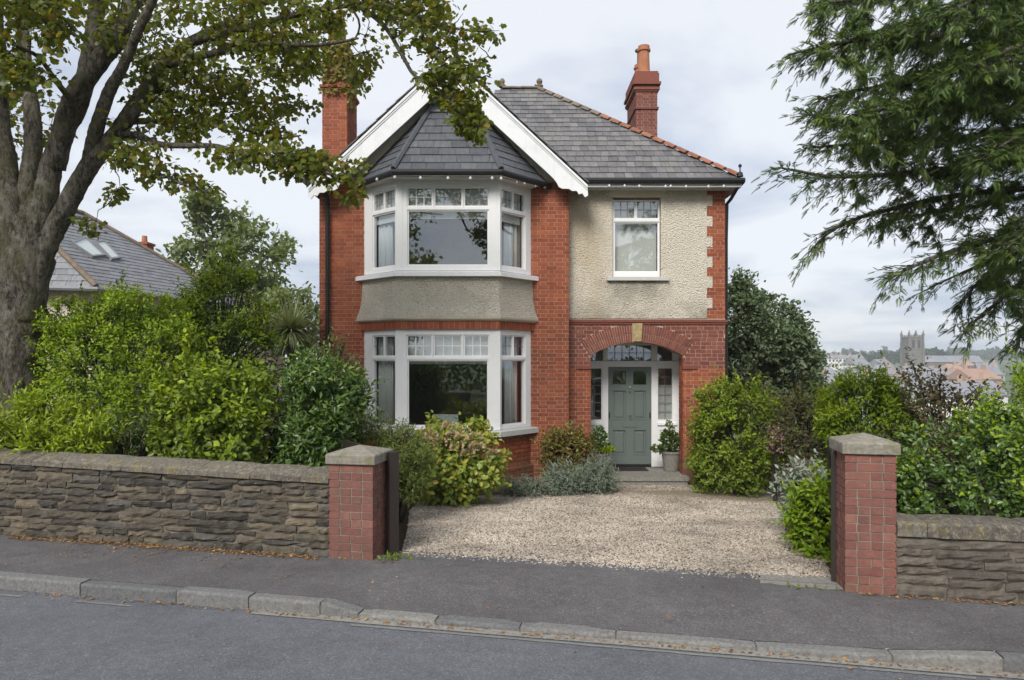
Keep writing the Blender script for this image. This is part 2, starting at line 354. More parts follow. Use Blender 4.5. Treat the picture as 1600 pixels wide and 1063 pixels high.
leaf('leaf_feather', [(.13, .175, .035), (.175, .22, .05), (.10, .14, .032), (.20, .215, .06)], 0.02, 0.3)
leaf('leaf_hydrangea', [(.22, .32, .045), (.30, .37, .055), (.17, .27, .045), (.40, .39, .055), (.45, .37, .06), (.25, .34, .055)], 0.03, 0.32)
leaf('flower_dry', [(.46, .34, .22), (.54, .42, .28), (.42, .36, .21), (.50, .32, .25)], 0.01, 0.2)
leaf('leaf_bronze', [(.19, .20, .04), (.24, .13, .045), (.16, .20, .04), (.29, .24, .05), (.20, .10, .04)], 0.03, 0.35)
leaf('leaf_silver', [(.28, .32, .26), (.20, .26, .18), (.36, .39, .34), (.16, .22, .13)], 0.03, 0.2)
leaf('leaf_brown', [(.18, .15, .075), (.14, .155, .06), (.23, .17, .105), (.12, .145, .05)], 0.03, 0.3)
leaf('leaf_pink', [(.40, .27, .22), (.36, .22, .19), (.42, .33, .27)], .03)
leaf('leaf_cordyline', [(.28, .33, .15), (.36, .40, .20), (.21, .26, .12)], 0.05, 0.3)
leaf('leaf_far', [(.19, .245, .10), (.24, .29, .13), (.155, .21, .085)], 0.02, 0.45)
leaf('leaf_holm', [(.095, .145, .062), (.13, .19, .078), (.075, .115, .052), (.18, .22, .11)], 0.03, 0.3)
leaf('leaf_conifer', [(.07, .125, .036), (.105, .165, .04), (.055, .10, .032), (.19, .255, .05), (.08, .135, .036)], 0.02, 0.35)
leaf('leaf_hill', [(.045, .07, .035), (.06, .085, .042)], 0.0, 0.3)
leaf('leaf_fallen', [(.28, .135, .055), (.34, .19, .075), (.18, .085, .04), (.42, .29, .12), (.14, .075, .04)], 0.02, 0.1)
leaf('leaf_moss', [(.20, .20, .045), (.26, .25, .055), (.16, .165, .04), (.28, .21, .06)], 0.02, 0.3)
def glass():
    t = NT('glass'); nb = t.bump(t.noise(1.2, 2), .006, .02)
    g = t.n('BsdfGlossy', {'Color': (.92, .96, 1.0, 1), 'Roughness': .015, 'Normal': nb}); tr = t.n('BsdfTransparent', {'Color': (.95, .97, .97, 1)})
    fc = t.n('LayerWeight', {'Blend': .5}).outputs['Facing']; f = t.math('ADD', t.math('MULTIPLY', t.math('POWER', fc, 5.0), .6), .125)
    m = t.n('MixShader', {0: f, 1: tr.outputs[0], 2: g.outputs[0]}); t.t.links.new(m.outputs[0], t.out.inputs[0])
glass()
simple('far_white', (.62, .61, .58), (.74, .73, .70), .3, .9, 0); simple('far_grey', (.36, .36, .36), (.46, .455, .45), .3, .9, 0)
simple('far_cream', (.55, .50, .42), (.62, .58, .50), .3, .9, 0); simple('far_brick', (.36, .24, .18), (.42, .29, .23), .3, .9, 0)
simple('far_roof', (.20, .20, .22), (.27, .27, .29), .3, .9, 0); simple('far_roof_red', (.34, .21, .155), (.40, .26, .20), .3, .9, 0)
simple('church_stone', (.12, .11, .095), (.19, .172, .148), .35, .95, 0); simple('dark_void', (.03, .03, .035), (.045, .045, .05), 2, .6, 0)
m = MATS
# ------------------------------------------------------------------ setting: terrain, road, pavement, kerb, drive
def strip_mesh(name, xs, fy, ts, fz, mat, kind='structure'):
    XX = []; Fq = []; nx, nt = len(xs), len(ts)
    X = np.repeat(np.asarray(xs)[:, None], nt, 1); Y = fy(X) + np.asarray(ts)[None, :]
    Z = fz(X, Y, np.repeat(np.asarray(ts)[None], nx, 0))
    V = np.stack([X, Y, Z], -1).reshape(-1, 3)
    i, j = np.meshgrid(np.arange(nx - 1), np.arange(nt - 1), indexing='ij'); a = (i * nt + j).ravel()
    q = np.stack([a, a + nt, a + nt + 1, a + 1], -1)
    return fast_mesh(name, V, [q], mat, None, None, True, kind)
def hump(X, Y): return .03 * np.sin(X * 3.1 + Y * 1.3) + .02 * np.sin(Y * 4.7 - X * 2.1)
xs = np.concatenate([-np.geomspace(900, 22, 26), np.linspace(-20, 20, 121), np.geomspace(22, 900, 26)])
ts = np.concatenate([[0.1], np.linspace(.3, 18, 80), np.geomspace(18.6, 1150, 60)])
def tz(X, Y, T):
    z = groundZ(X, Y) - .012 + hump(X, Y) * np.clip((T - .6) / 1.0, 0, 1) * .0
    return z
terrain = strip_mesh('ground', xs, wallY, ts, tz, m['soil'])
# distant land takes over from garden soil
t = NT('land'); p = t.pos(); sp_ = t.n('SeparateXYZ', {0: p}).outputs
near = t.ramp(t.math('DIVIDE', sp_['Y'], 100.0), [(.24, 0.0), (.30, 1.0)])
soilc = t.ramp(t.noise(7), [(.3, (.040, .030, .020)), (.7, (.075, .058, .04))])
farc = t.ramp(t.noise(.02, 6, .65), [(.35, (.06, .09, .035)), (.5, (.10, .12, .06)), (.65, (.16, .155, .12))])
t.done(t.mix(near, soilc, farc), .95, t.bump(t.noise(40, 4), .8, .03), .1)
terrain.data.materials[0] = m['land']

# the dropped kerb in front of the drive
KX = lambda x: (x - 800.) / F * 5.44 / (1 + .19 * (x - 800.) / F)
ku = [KX(v) for v in (500, 560, 1182, 1395, 1568)]
def kerb_h(X): return np.interp(X, [ku[0], ku[1], ku[2], ku[3], ku[4]], [.095, .028, .03, .045, .095])
def roadZ(X): return paveZ(X) - .107
strip_mesh('road', np.linspace(-60, 60, 81), kerbY, np.linspace(-7.2, 0.0, 12), lambda X, Y, T: roadZ(X) + .05 * np.sin(np.clip(-T / 7.2, 0, 1) * math.pi), m['road_asphalt'])
def pz(X, Y, T):
    h = .095 - kerb_h(X); w = np.clip(1 - (T - .13) / .75, 0, 1); return paveZ(X) - .012 + .012 - h * sm(w)
strip_mesh('pavement', np.concatenate([np.linspace(-60, -8, 14), np.linspace(-7.8, 8, 130), np.linspace(9, 60, 14)]), kerbY, [.11, .2, .3, .42, .56, .72, .9, 1.1, 1.3, 1.45],
           lambda X, Y, T: pz(X, Y, T), m['pave_asphalt'])
strip_mesh('far_pavement', np.linspace(-60, 60, 31), kerbY, [-9.2, -7.2], lambda X, Y, T: roadZ(X) + .1, m['pave_asphalt'])
strip_mesh('verge', np.concatenate([-np.geomspace(900, 60, 9), np.linspace(-50, 50, 21), np.geomspace(60, 900, 9)]), kerbY, [-600, -200, -60, -20, -9.2], lambda X, Y, T: roadZ(X) + .1, m['field_green'])
# kerb stones
kerb = bpy.data.objects.new('kerb', None); COL.objects.link(kerb); kerb.location = (0, 5.44, float(roadZ(0))); WLOC['kerb'] = Vector(kerb.location); kerb['kind'] = 'structure'
jx = [-14, -12.6, -11.3, -10, -8.6, -7.3, -6.2] + [KX(v) for v in (125, 275, 388, 500, 560, 680, 812, 962, 1182, 1395, 1568)] + [KX(1568) + 1.0, KX(1568) + 2.1, KX(1568) + 3.2, KX(1568) + 4.4]
u_ = Vector((1, ST, 0)).normalized(); n_ = Vector((-u_.y, u_.x, 0))
for a, b in zip(jx[:-1], jx[1:]):
    mb = MB(); k = 5; V = []
    jit = random.uniform(-.004, .004)
    for i in range(k + 1):
        X = a + .006 + (b - a - .012) * i / k; h = float(kerb_h(X)) + .012 + jit
        base = Vector((X, float(kerbY(X)), float(roadZ(X))))
        ed = .004 if i in (0, k) else 0
        for (dy, dz) in ((.0 + ed, -.12), (.0 + ed, h - .02), (.006, h - .007), (.022, h - ed), (.128, h - ed), (.135, h - .01), (.135, -.12)):
            dn = dy + random.uniform(-.0025, .0025); V.append(tuple(base + n_ * dn + Vector((0, 0, dz + random.uniform(-.0015, .0015)))))
    Fs = [(i * 7 + j, (i + 1) * 7 + j, (i + 1) * 7 + j + 1, i * 7 + j + 1) for i in range(k) for j in range(6)] + [tuple(range(7)), tuple(range(k * 7, k * 7 + 7))[::-1]]
    mb.add(V, Fs).build('kerb_stone', m['granite'], kerb)
core = MB(); V = []
for X in np.linspace(-14, 9, 120):
    q_ = Vector((X, float(kerbY(X)), float(roadZ(X))))
    for dn, dz in ((.012, -.1), (.012, float(kerb_h(X)) - .004), (.14, float(kerb_h(X)) - .004), (.14, -.1)): V.append(tuple(q_ + n_ * dn + Vector((0, 0, dz))))
core.add(V, [(4 * i + j, 4 * i + 4 + j, 4 * i + 5 + j, 4 * i + 1 + j) for i in range(119) for j in range(3)]).build('joint_filling', m['mortar_dark'], kerb)
# worn painted line and concrete channel along the gutter
mb = MB()
def ribbon(mb, Xa, Xb, d0, d1, lift, n=20):
    V = []
    for i in range(n + 1):
        X = Xa + (Xb - Xa) * i / n
        for d in (d0, d1):
            q = Vector((X, float(kerbY(X)), 0)) + n_ * (-(d + random.uniform(-.006, .006))); T = q.y - float(kerbY(q.x))
            V.append((q.x, q.y, float(roadZ(q.x)) + .05 * math.sin(min(1, max(0, -T / 7.2)) * math.pi) + lift))
    mb.add(V, [(2 * i, 2 * i + 1, 2 * i + 3, 2 * i + 2) for i in range(n)])
for a, b in ((-7.5, KX(55)), (KX(140), KX(225)), (KX(560), KX(1330)), (KX(1335), KX(1510)), (KX(1530), 7.5)): ribbon(mb, a, b, .13, .165, .005)
mb.build('painted_line', m['paint_line'], None, kind='structure')
mb = MB(); ribbon(mb, KX(400), 7.5, .0, .10, .006, 30); mb.build('gutter_channel', m['concrete'], None, kind='structure')

# gravel drive: outline taken on the ground
dr_px = [(628, 862), (636, 835), (640, 800), (655, 784), (740, 776), (800, 774), (860, 769), (930, 764), (958, 759), (1076, 759), (1100, 765), (1160, 768), (1215, 769), (1236, 772), (1250, 800), (1275, 850), (1300, 900)]
dr = [G(*q) for q in dr_px]
def along(px, n=1): return px
near = [G(x, y) for x, y in ((1300, 904), (1180, 902), (1050, 892), (940, 884), (860, 880), (760, 872), (690, 868), (628, 864))]
poly = [(q.x, q.y) for q in dr[1:-1]] + [(q.x, q.y) for q in near]
PA = np.array(poly)
def inside(X, Y, A):
    c = np.zeros(X.shape, bool); j = len(A) - 1
    for i in range(len(A)):
        xi, yi = A[i]; xj, yj = A[j]
        with np.errstate(divide='ignore', invalid='ignore'):
            c ^= ((yi > Y) != (yj > Y)) & (X < (xj - xi) * (Y - yi) / (yj - yi) + xi)
        j = i
    return c
gx, gy = np.meshgrid(np.linspace(-2.5, 6.5, 91), np.linspace(5.5, 14.6, 92), indexing='ij')
# bed of the drive
mb = MB(); mb.add([(a, b, float(groundZ(a, b)) + .006) for a, b in poly], [tuple(range(len(poly)))]); 
import bmesh
drive_bed = mb.build('driveway', m['gravel_bed'], None, kind='structure')
bm = bmesh.new(); bm.from_mesh(drive_bed.data); bmesh.ops.triangulate(bm, faces=bm.faces[:]); bm.to_mesh(drive_bed.data); bm.free()
N = 110000; q = rng.random((N * 3, 2)) * [9, 9.2] + [-2.5, 5.4]
wgt = rng.random(len(q)) < np.clip((9.5 / q[:, 1]) ** 1.3, .45, 1)
q = q[inside(q[:, 0], q[:, 1], PA) & wgt][:76000]
edge_extra = np.array([[a + rng.normal(0, .05), b - abs(rng.normal(0, .10))] for (a, b) in [(lambda k, f: ((near[k].x * (1 - f) + near[k + 1].x * f), (near[k].y * (1 - f) + near[k + 1].y * f)))(rng.integers(0, len(near) - 1), rng.random()) for _ in range(900)]])
q = np.concatenate([q, edge_extra])
OCT = np.array([(1, 0, 0), (0, 1, 0), (-1, 0, 0), (0, -1, 0), (0, 0, 1), (0, 0, -1)], float); OF = np.array([(0, 1, 4), (1, 2, 4), (2, 3, 4), (3, 0, 4), (1, 0, 5), (2, 1, 5), (3, 2, 5), (0, 3, 5)])
n = len(q); sz = rng.uniform(.008, .019, n); sc = np.stack([sz * rng.uniform(.9, 1.5, n), sz * rng.uniform(.7, 1, n), sz * rng.uniform(.45, .75, n)], -1)
th = rng.random(n) * 6.28; V = OCT[None] * sc[:, None] * rng.uniform(.75, 1.2, (n, 6, 1)); c_, s_ = np.cos(th)[:, None], np.sin(th)[:, None]
tilt = rng.normal(0, .35, (n, 1)); V[..., 2] += V[..., 0] * tilt
V = np.stack([V[..., 0] * c_ - V[..., 1] * s_, V[..., 0] * s_ + V[..., 1] * c_, V[..., 2]], -1)
V[..., 0] += q[:, :1]; V[..., 1] += q[:, 1:]; V[..., 2] += (groundZ(q[:, 0], q[:, 1]) + .010 + rng.random(n) * .008 - np.where(np.arange(n) >= n - 900, .01, 0))[:, None]
fast_mesh('gravel', V.reshape(-1, 3), [(OF[None] + 6 * np.arange(n)[:, None, None]).reshape(-1, 3)], m['gravel_stone'], None, [np.repeat(rng.random(n), 8)], False, 'stuff')
# tarmac and stone threshold between drive and pavement
def flat_poly(name, pxs, mat, lift):
    pts = [G(*q) for q in pxs]; mb = MB(); V = [(q.x, q.y, q.z + lift) for q in pts]
    V2 = [(a, b, c - .06) for a, b, c in V]; n = len(V)
    mb.add(V + V2, [tuple(range(n))] + [(i, (i + 1) % n, n + (i + 1) % n, n + i) for i in range(n)])
    return mb.build(name, mat, None, kind='structure')
def patch(x0, x1, n, top, bot, jt, jb):
    a = [(x0 + (x1 - x0) * i / n, top(x0 + (x1 - x0) * i / n) + random.uniform(-jt, jt)) for i in range(n + 1)]
    b = [(x1 - (x1 - x0) * i / n, bot(x1 - (x1 - x0) * i / n) + random.uniform(-jb, jb)) for i in range(n + 1)]
    return a + b
flat_poly('drive_threshold', patch(618, 1185, 22, lambda x: np.interp(x, [618, 760, 860, 1050, 1185], [862, 868, 876, 886, 899]), lambda x: np.interp(x, [618, 700, 900, 1185], [880, 884, 893, 912]), 1.2, 1.0), m['patch_asphalt'], .008)
flat_poly('threshold_stone', patch(1188, 1322, 8, lambda x: np.interp(x, [1188, 1322], [898, 906]), lambda x: np.interp(x, [1188, 1322], [913, 924]), .4, .6), m['concrete'], .014)

# timber edging round the beds
def edging(label, pxs, w=.025, h=.05):
    mb = MB(); pts = [G(*q) for q in pxs]
    for a, b in zip(pts[:-1], pts[1:]):
        d = (b - a); d.z = 0; L = d.length; d.normalize(); nn = Vector((-d.y, d.x, 0))
        M = Matrix(((d.x, nn.x, 0, a.x), (d.y, nn.y, 0, a.y), (0, 0, 1, a.z), (0, 0, 0, 1)))
        mb.box(0, L + .004, 0, w, -.1, h + random.uniform(-.004, .004), M)
    return tag(mb.build('bed_edging', m['grey_timber']), label, 'edging', 'strips edging the flower beds')
edging('weathered strip edging the bed under the bay window', [(655, 783), (700, 780), (740, 777), (800, 775), (860, 770), (930, 765), (958, 760)])
edging('weathered strip edging the bed right of the porch step', [(1080, 762), (1110, 766), (1160, 768), (1215, 769)])

# ------------------------------------------------------------------ the house
house = empty('brick_house', (0.25, 14.25, 0), 'two storey red brick house with slate roof, white bay windows and cream pebbledash', 'house')
GY, WY, BYY = 14.25, 14.6, 13.5
def fr(o, u, n):           # local frame: u along the wall, d outwards, z up
    u = Vector(u).normalized(); n = Vector(n).normalized(); o = Vector(o)
    return Matrix(((u.x, n.x, 0, o.x), (u.y, n.y, 0, o.y), (u.z, n.z, 1, o.z), (0, 0, 0, 1)))
BR_ALL = []      # (priority, wall object, boxes) collected for the limit of 300 separate bricks
COURSE = .0795
def lay(o, u, n, z0, z1, blocks, proud=.006, depth=.03, course=COURSE, phase=0):
    """blocks(z) -> list of [lo,hi] intervals along u that carry brick at height z"""
    M = fr(o, u, n); out = []; k = 0; z = z0
    while z + course * .6 < z1:
        h = min(course, z1 - z) - .011; zc = z + .0055 + h / 2
        for lo, hi in blocks(zc):
            x = lo - (0 if (k + phase) % 2 == 0 else .167); j = 0
            while x < hi:
                L = .222 if j % 2 == 0 else .112
                a, b = max(x, lo), min(x + L - .0105, hi); x += L; j += 1
                if b - a < .03: continue
                pr = proud + random.uniform(-.0022, .0022)
                c = M @ Vector(((a + b) / 2, pr - depth / 2, zc)); hx, hy, hz = (b - a) / 2, depth / 2, h / 2
                A = [[M[i][0] * hx, M[i][1] * hy, M[i][2] * hz] for i in range(3)]
                out.append((tuple(c), A))
        z += course; k += 1
    return out
def cut(lo, hi, holes):
    iv = [(lo, hi)]
    for a, b in holes:
        nv = []
        for p_, q_ in iv:
            if b <= p_ or a >= q_: nv.append((p_, q_)); continue
            if a > p_: nv.append((p_, a))
            if b < q_: nv.append((b, q_))
        iv = nv
    return [v for v in iv if v[1] - v[0] > .03]

GX, GZ, GS = -1.227, 8.467, .93       # gable ridge, and slope
AX, DX, BX, CX = -2.965, .38, -2.165, -.26   # bay corners (A, D on the wall; B, C on its front)
# walls (mortar backing; bricks are laid on them)
mb = MB(); mb.box(-3.86, AX + .06, GY, GY + .3, -.4, 6.12); mb.box(DX - .06, 1.14, GY, GY + .3, -.4, 6.12)
front_wall = mb.build('front_wall', m['mortar_pink'], house)
b1 = lay((-3.86, GY, 0), (1, 0, 0), (0, -1, 0), -.12, 6.1, lambda z: [(0, AX + .03 + 3.86)])
b2 = lay((DX - .03, GY, 0), (1, 0, 0), (0, -1, 0), -.12, 6.1, lambda z: [(0, 1.14 - DX + .03)])
BR_ALL += [(1, front_wall, b2), (3, front_wall, b1)]
mb = MB(); mb.box(-3.86, -3.56, GY + .302, 22, -.4, 6.1); mb.box(-3.56, 4.07, 21.7, 22, -.4, 6.1); mb.box(4.076, 4.376, WY + .332, 22, -.4, 6.1)
mb.build('side_wall', m['brick_red'], house)
# gable wall above the bay
mb = MB(); ge = lambda X: GZ - .1 - GS * abs(X - GX)
mb.prism([(-3.86, GY + .004, 6.122), (1.139, GY + .004, 6.122), (1.139, GY + .004, max(6.13, ge(1.139))), (GX, GY + .004, ge(GX)), (-3.86, GY + .004, max(6.13, ge(-3.86)))], (0, .28, 0))
mb.box(AX + .062, DX - .062, GY + .004, GY + .284, 5.97, 6.12)
mb.build('gable_wall', m['gable_board'], house)
# right wing wall with window and porch arch
ax0, ax1 = xx(923, WY), xx(1067, WY); acx = (ax0 + ax1) / 2; spring = zz(556, WY); crown = zz(535, WY)
hw = (ax1 - ax0) / 2; rise = crown - spring; AR = (hw * hw + rise * rise) / (2 * rise); acz = crown - AR
arch_z = lambda X: acz + math.sqrt(max(0, AR * AR - (X - acx) ** 2))
wx0, wx1, wz0, wz1 = xx(957, WY), xx(1032, WY), zz(432, WY), zz(309, WY)
zs = zz(498, WY)
mb = MB(); mb.box(1.141, ax0, WY, WY + .33, -.4, zs); mb.box(ax1, 4.376, WY, WY + .33, -.4, zs)
nseg = 22
for i in range(nseg):
    a = ax0 + (ax1 - ax0) * i / nseg; b = ax0 + (ax1 - ax0) * (i + 1) / nseg
    mb.prism([(a, WY, arch_z(a)), (b, WY, arch_z(b)), (b, WY, zs), (a, WY, zs)], (0, .33, 0))
mb.box(1.141, wx0 - .012, WY, WY + .33, zs, 6.12); mb.box(wx1 + .012, 4.376, WY, WY + .33, zs, 6.12)
mb.box(wx0 - .012, wx1 + .012, WY, WY + .33, zs, wz0 - .01); mb.box(wx0 - .012, wx1 + .012, WY, WY + .33, wz1 + .01, 6.12)
wing_wall = mb.build('wing_wall', m['mortar_pink'], house)
RING = .36; HALF = math.asin(hw / AR) + .012
def wb_(z):
    holes = []
    if z < spring - .0: holes.append((ax0 - 1.141, ax1 - 1.141))
    ro = AR + RING
    if z > spring - .02 and z < acz + ro:
        d = math.sqrt(ro * ro - (z - acz) ** 2); lim = max(hw, math.tan(HALF) * (z - acz)) + .012
        holes.append((acx - min(d, lim) - 1.141, acx + min(d, lim) - 1.141))
    return cut(0, 4.376 - 1.141, holes)
b3 = lay((1.141, WY, 0), (1, 0, 0), (0, -1, 0), -.12, zz(505, WY), wb_)
b3a = [b for b in b3 if b[0][0] > ax1]; b3b = [b for b in b3 if b[0][0] <= ax1]
BR_ALL += [(0, wing_wall, b3a), (2, wing_wall, b3b)]
# jamb of the arch
bj = lay((ax1, WY + .33, 0), (0, -1, 0), (-1, 0, 0), .18, spring, lambda z: [(.0, .33)]); BR_ALL.append((5, wing_wall, bj))
# arch bricks
va = []; half = HALF; nv = 46
for i in range(nv):
    th = -half + 2 * half * (i + .5) / nv
    if abs(th) * (AR + .2) < .12: continue
    for (r0, r1) in ((AR + .002, AR + .17), (AR + .182, AR + RING)):
        if random.random() < .0: continue
        rc = (r0 + r1) / 2; c = (acx + rc * math.sin(th), WY - .006 + .015 + random.uniform(-.002, .002) - .004, acz + rc * math.cos(th))
        tw = (2 * half / nv * rc - .011) / 2; hr = (r1 - r0) / 2
        A = [[math.cos(th) * tw, 0, math.sin(th) * hr], [0, .018, 0], [-math.sin(th) * tw, 0, math.cos(th) * hr]]
        va.append((c, A))
BR_ALL.append((4, wing_wall, va))
# brick quoins at the corner, toothed into the pebbledash
def quo(z): return [(0 if int((z - zs) / .21) % 2 == 0 else .115, 4.376 - 4.005)]
b4 = lay((4.005, WY, 0), (1, 0, 0), (0, -1, 0), zs + .002, 6.08, quo); BR_ALL.append((2, wing_wall, b4))
mb = MB(); pe = .014
for z in np.arange(zs, 6.09, .21):
    k = int(round((z - zs) / .21)); e_ = 4.0 if k % 2 == 0 else 4.113; zt = min(z + .21, 6.10)
    for a, b in cut(1.143, e_, [(wx0 - .005, wx1 + .005)] if (zt > wz0 and z < wz1) else []):
        mb.box(a, b, WY - pe, WY + .02, z, zt)
# close the strips beside the window head and foot
mb.box(wx0 - .004, wx1 + .004, WY - pe + .001, WY + .02, math.floor((wz0 - zs) / .21) * .21 + zs, wz0 - .012)
mb.box(wx0 - .004, wx1 + .004, WY - pe + .001, WY + .02, wz1 + .012, math.ceil((wz1 - zs) / .21) * .21 + zs)
mb.build('pebbledash_panel', m['pebbledash'], house)
mb = MB(); mb.box(wx0 - .07, wx1 + .09, WY - .022, WY - .005, wz1 + .004, wz1 + .17); mb.build('window_lintel', m['render_cream'], house)
# string course, impost bands, keystone
mb = MB(); mb.box(1.142, 4.42, WY - .045, WY + .01, zz(504, WY), zz(500, WY)); mb.box(1.142, 4.40, WY - .026, WY + .01, zz(507, WY), zz(504, WY) - .001)
mb.build('string_course', m['brick_plum'], house)
for a, b in ((ax0 - .30, ax0 + .012), (ax1 - .012, ax1 + .30)):
    mb = MB(); mb.box(a, b, WY - .035, WY + .02, zz(577, WY), zz(573.5, WY)); mb.box(a + .015, b - .004, WY - .02, WY + .02, zz(573.3, WY), zz(571.5, WY)); mb.build('impost_band', m['brick_plum'], house)
mb = MB(); k0, k1 = zz(533.5, WY), zz(505.5, WY); mb.prism([(acx - .075, WY - .05, k0), (acx + .085, WY - .05, k0), (acx + .11, WY - .05, k1), (acx - .10, WY - .05, k1)], (0, .1, 0))
mb.prism([(acx - .05, WY - .058, k0 + .05), (acx + .06, WY - .058, k0 + .05), (acx + .075, WY - .058, k1 - .05), (acx - .065, WY - .058, k1 - .05)], (0, .02, 0))
mb.build('keystone', m['keystone'], house)
# plinth of the right pier
mb = MB(); mb.box(ax1 - .02, 4.40, WY - .04, WY + .02, -.3, .30); mb.build('pier_plinth', m['brick_plum'], house)

# bay: outline offset outwards
LD = Vector((BX - AX, BYY - GY, 0)).normalized(); LN = Vector((LD.y, -LD.x, 0))
RD = Vector((DX - CX, GY - BYY, 0)).normalized(); RN = Vector((RD.y, -RD.x, 0))
def bay(o):
    def isect(p, d, y): s_ = (y - p.y) / d.y; return Vector((p.x + d.x * s_, y, 0))
    pl = Vector((AX, GY, 0)) + LN * o; pr = Vector((DX, GY, 0)) + RN * o; yf = BYY - o
    return [isect(pl, LD, GY), isect(pl, LD, yf), isect(pr, RD, yf), isect(pr, RD, GY)]
def bay_solid(name, prof, mat, smooth=False, parent=None, back=.25):
    mb = MB(); rows = [[(q.x, q.y, z) for q in bay(o)] for o, z in prof]; n = len(rows)
    V = [v for r_ in rows for v in r_]; Fs = [(i * 4 + j, i * 4 + j + 1, (i + 1) * 4 + j + 1, (i + 1) * 4 + j) for i in range(n - 1) for j in range(3)]
    Fs += [(3, 2, 1, 0), tuple((n - 1) * 4 + k for k in range(4))]
    mb.add(V, Fs); return mb.build(name, mat, parent or house)
zsl0, zsl1 = 1.065, 1.17; zl0, zl1 = 1.20, 3.107
bp = bay_solid('bay_plinth', [(-.02, -.3), (-.02, .46), (-.02, zsl0)], m['mortar'])
segs = [(bay(0)[0], bay(0)[1], LN), (bay(0)[1], bay(0)[2], Vector((0, -1, 0))), (bay(0)[2], bay(0)[3], RN)]
bb = []; pl = []
for a, b, nn in segs:
    L = (b - a).length; bb += lay(tuple(a), tuple(b - a), tuple(nn), .46, zsl0 - .005, lambda z: [(0, L)], .0, .03)
for o, za, zb in ((.045, -.10, .41), (.022, .41, .46)):
    P4 = bay(o)
    for a, b, nn in ((P4[0], P4[1], LN), (P4[1], P4[2], Vector((0, -1, 0))), (P4[2], P4[3], RN)):
        L = (b - a).length; pl += lay(tuple(a), tuple(b - a), tuple(nn), za, zb + .03 if zb < .45 else zb + .02, lambda z: [(0, L)], .0, .055)
bay_solid('bay_footing', [(.03, -.3), (.03, .44)], m['mortar'])
BR_ALL += [(0, bp, bb), (1, bp, pl)]
bay_solid('lower_sill', [(.09, zsl0), (.12, zsl0 + .01), (.12, zsl1), (.10, zsl1 + .012), (-.05, zl0)], m['sill_stone'])
bh = bay_solid('bay_lintel', [(.05, zl1), (.05, 3.262)], m['mortar_pink'])
hb = []
for a, b, nn in ((bay(.055)[0], bay(.055)[1], LN), (bay(.055)[1], bay(.055)[2], Vector((0, -1, 0))), (bay(.055)[2], bay(.055)[3], RN)):
    L = (b - a).length; M = fr(a, b - a, nn); x = 0
    while x < L - .03:
        w = .1 if nn.y < -.99 else .075; e_ = min(x + w - .009, L); c = M @ Vector(((x + e_) / 2, -.012 + random.uniform(-.002, .002), (zl1 + 3.262) / 2)); hx, hy, hz = (e_ - x) / 2, .015, (3.262 - zl1) / 2 - .003
        hb.append((tuple(c), [[M[i][0] * hx, M[i][1] * hy, M[i][2] * hz] for i in range(3)])); x += w
BR_ALL.append((1, bh, hb))
bay_solid('bay_moulding', [(.06, 3.264), (.085, 3.275), (.115, 3.30), (.125, 3.325), (.10, 3.335)], m['render_cream'])
rows = [(.115, 3.337), (.095, 3.40), (.07, 3.50), (.05, 3.60), (.038, 3.72), (.03, 3.9), (.03, 4.10)]
bay_solid('bay_apron', rows, m['pebbledash'])
zu0, zu1 = 4.225, 5.95
bay_solid('upper_sill', [(.08, 4.102), (.12, 4.11), (.12, 4.185), (.10, 4.197), (-.05, zu0)], m['white_paint'])
bay_solid('bay_fascia', [(.0, zu1), (.02, zu1 + .001), (.05, 5.985), (.14, 6.0), (.2, 6.02), (.2, 6.03)], m['white_paint'])

def window(parent_name, M, outer, lights, label=None, thick=.09, ring=.028, glass_d=-.055):
    """lights: (u0,u1,z0,z1,cols,rows,bar) glass rectangles"""
    w = bpy.data.objects.new(parent_name, None); COL.objects.link(w); w.parent = house; WLOC[w.name] = wl_of(house)
    if label: w['label'] = label
    us = sorted({outer[0], outer[1]} | {round(l[0] - ring, 4) for l in lights} | {round(l[1] + ring, 4) for l in lights})
    mb = MB(); L2 = [(l[0] - ring, l[1] + ring, l[2] - ring, l[3] + ring) for l in lights]
    for a, b in zip(us[:-1], us[1:]):
        if b - a < .002: continue
        holes = [(l[2], l[3]) for l in L2 if l[0] < (a + b) / 2 < l[1]]
        for z0, z1 in cut(outer[2], outer[3], holes): mb.box(a, b, -thick, 0, z0, z1, M)
    mb.build('frame', m['white_paint'], w)
    sb = MB()
    for (a, b, c, d) in L2:
        k = ring - .0
        sb.box(a + .001, a + k, -thick + .01, -.022, c + .001, d - .001, M); sb.box(b - k, b - .001, -thick + .01, -.022, c + .001, d - .001, M)
        sb.box(a + k, b - k, -thick + .01, -.022, c + .001, c + k, M); sb.box(a + k, b - k, -thick + .01, -.022, d - k, d - .001, M)
    sb.build('sash', m['white_paint'], w)
    bars = {}
    for l in lights:
        g = MB(); g.box(l[0] - .004, l[1] + .004, glass_d - .003, glass_d + .003, l[2] - .004, l[3] + .004, M); g.build('pane', m['glass'], w)
        nc, nr = l[4], l[5]; bm_ = l[6] if len(l) > 6 else 'lead'
        if nc * nr > 1:
            q = bars.setdefault(bm_, MB()); hwid = .006 if bm_ == 'lead' else .008
            for i in range(1, nc):
                u = l[0] + (l[1] - l[0]) * i / nc; q.box(u - hwid, u + hwid, glass_d + .004, glass_d + .014, l[2], l[3], M)
            for i in range(1, nr):
                z = l[2] + (l[3] - l[2]) * i / nr; q.box(l[0], l[1], glass_d + .0045, glass_d + .0125, z - hwid, z + hwid, M)
    for k, q in bars.items(): q.build('glazing_bars', m[k], w)
    return w
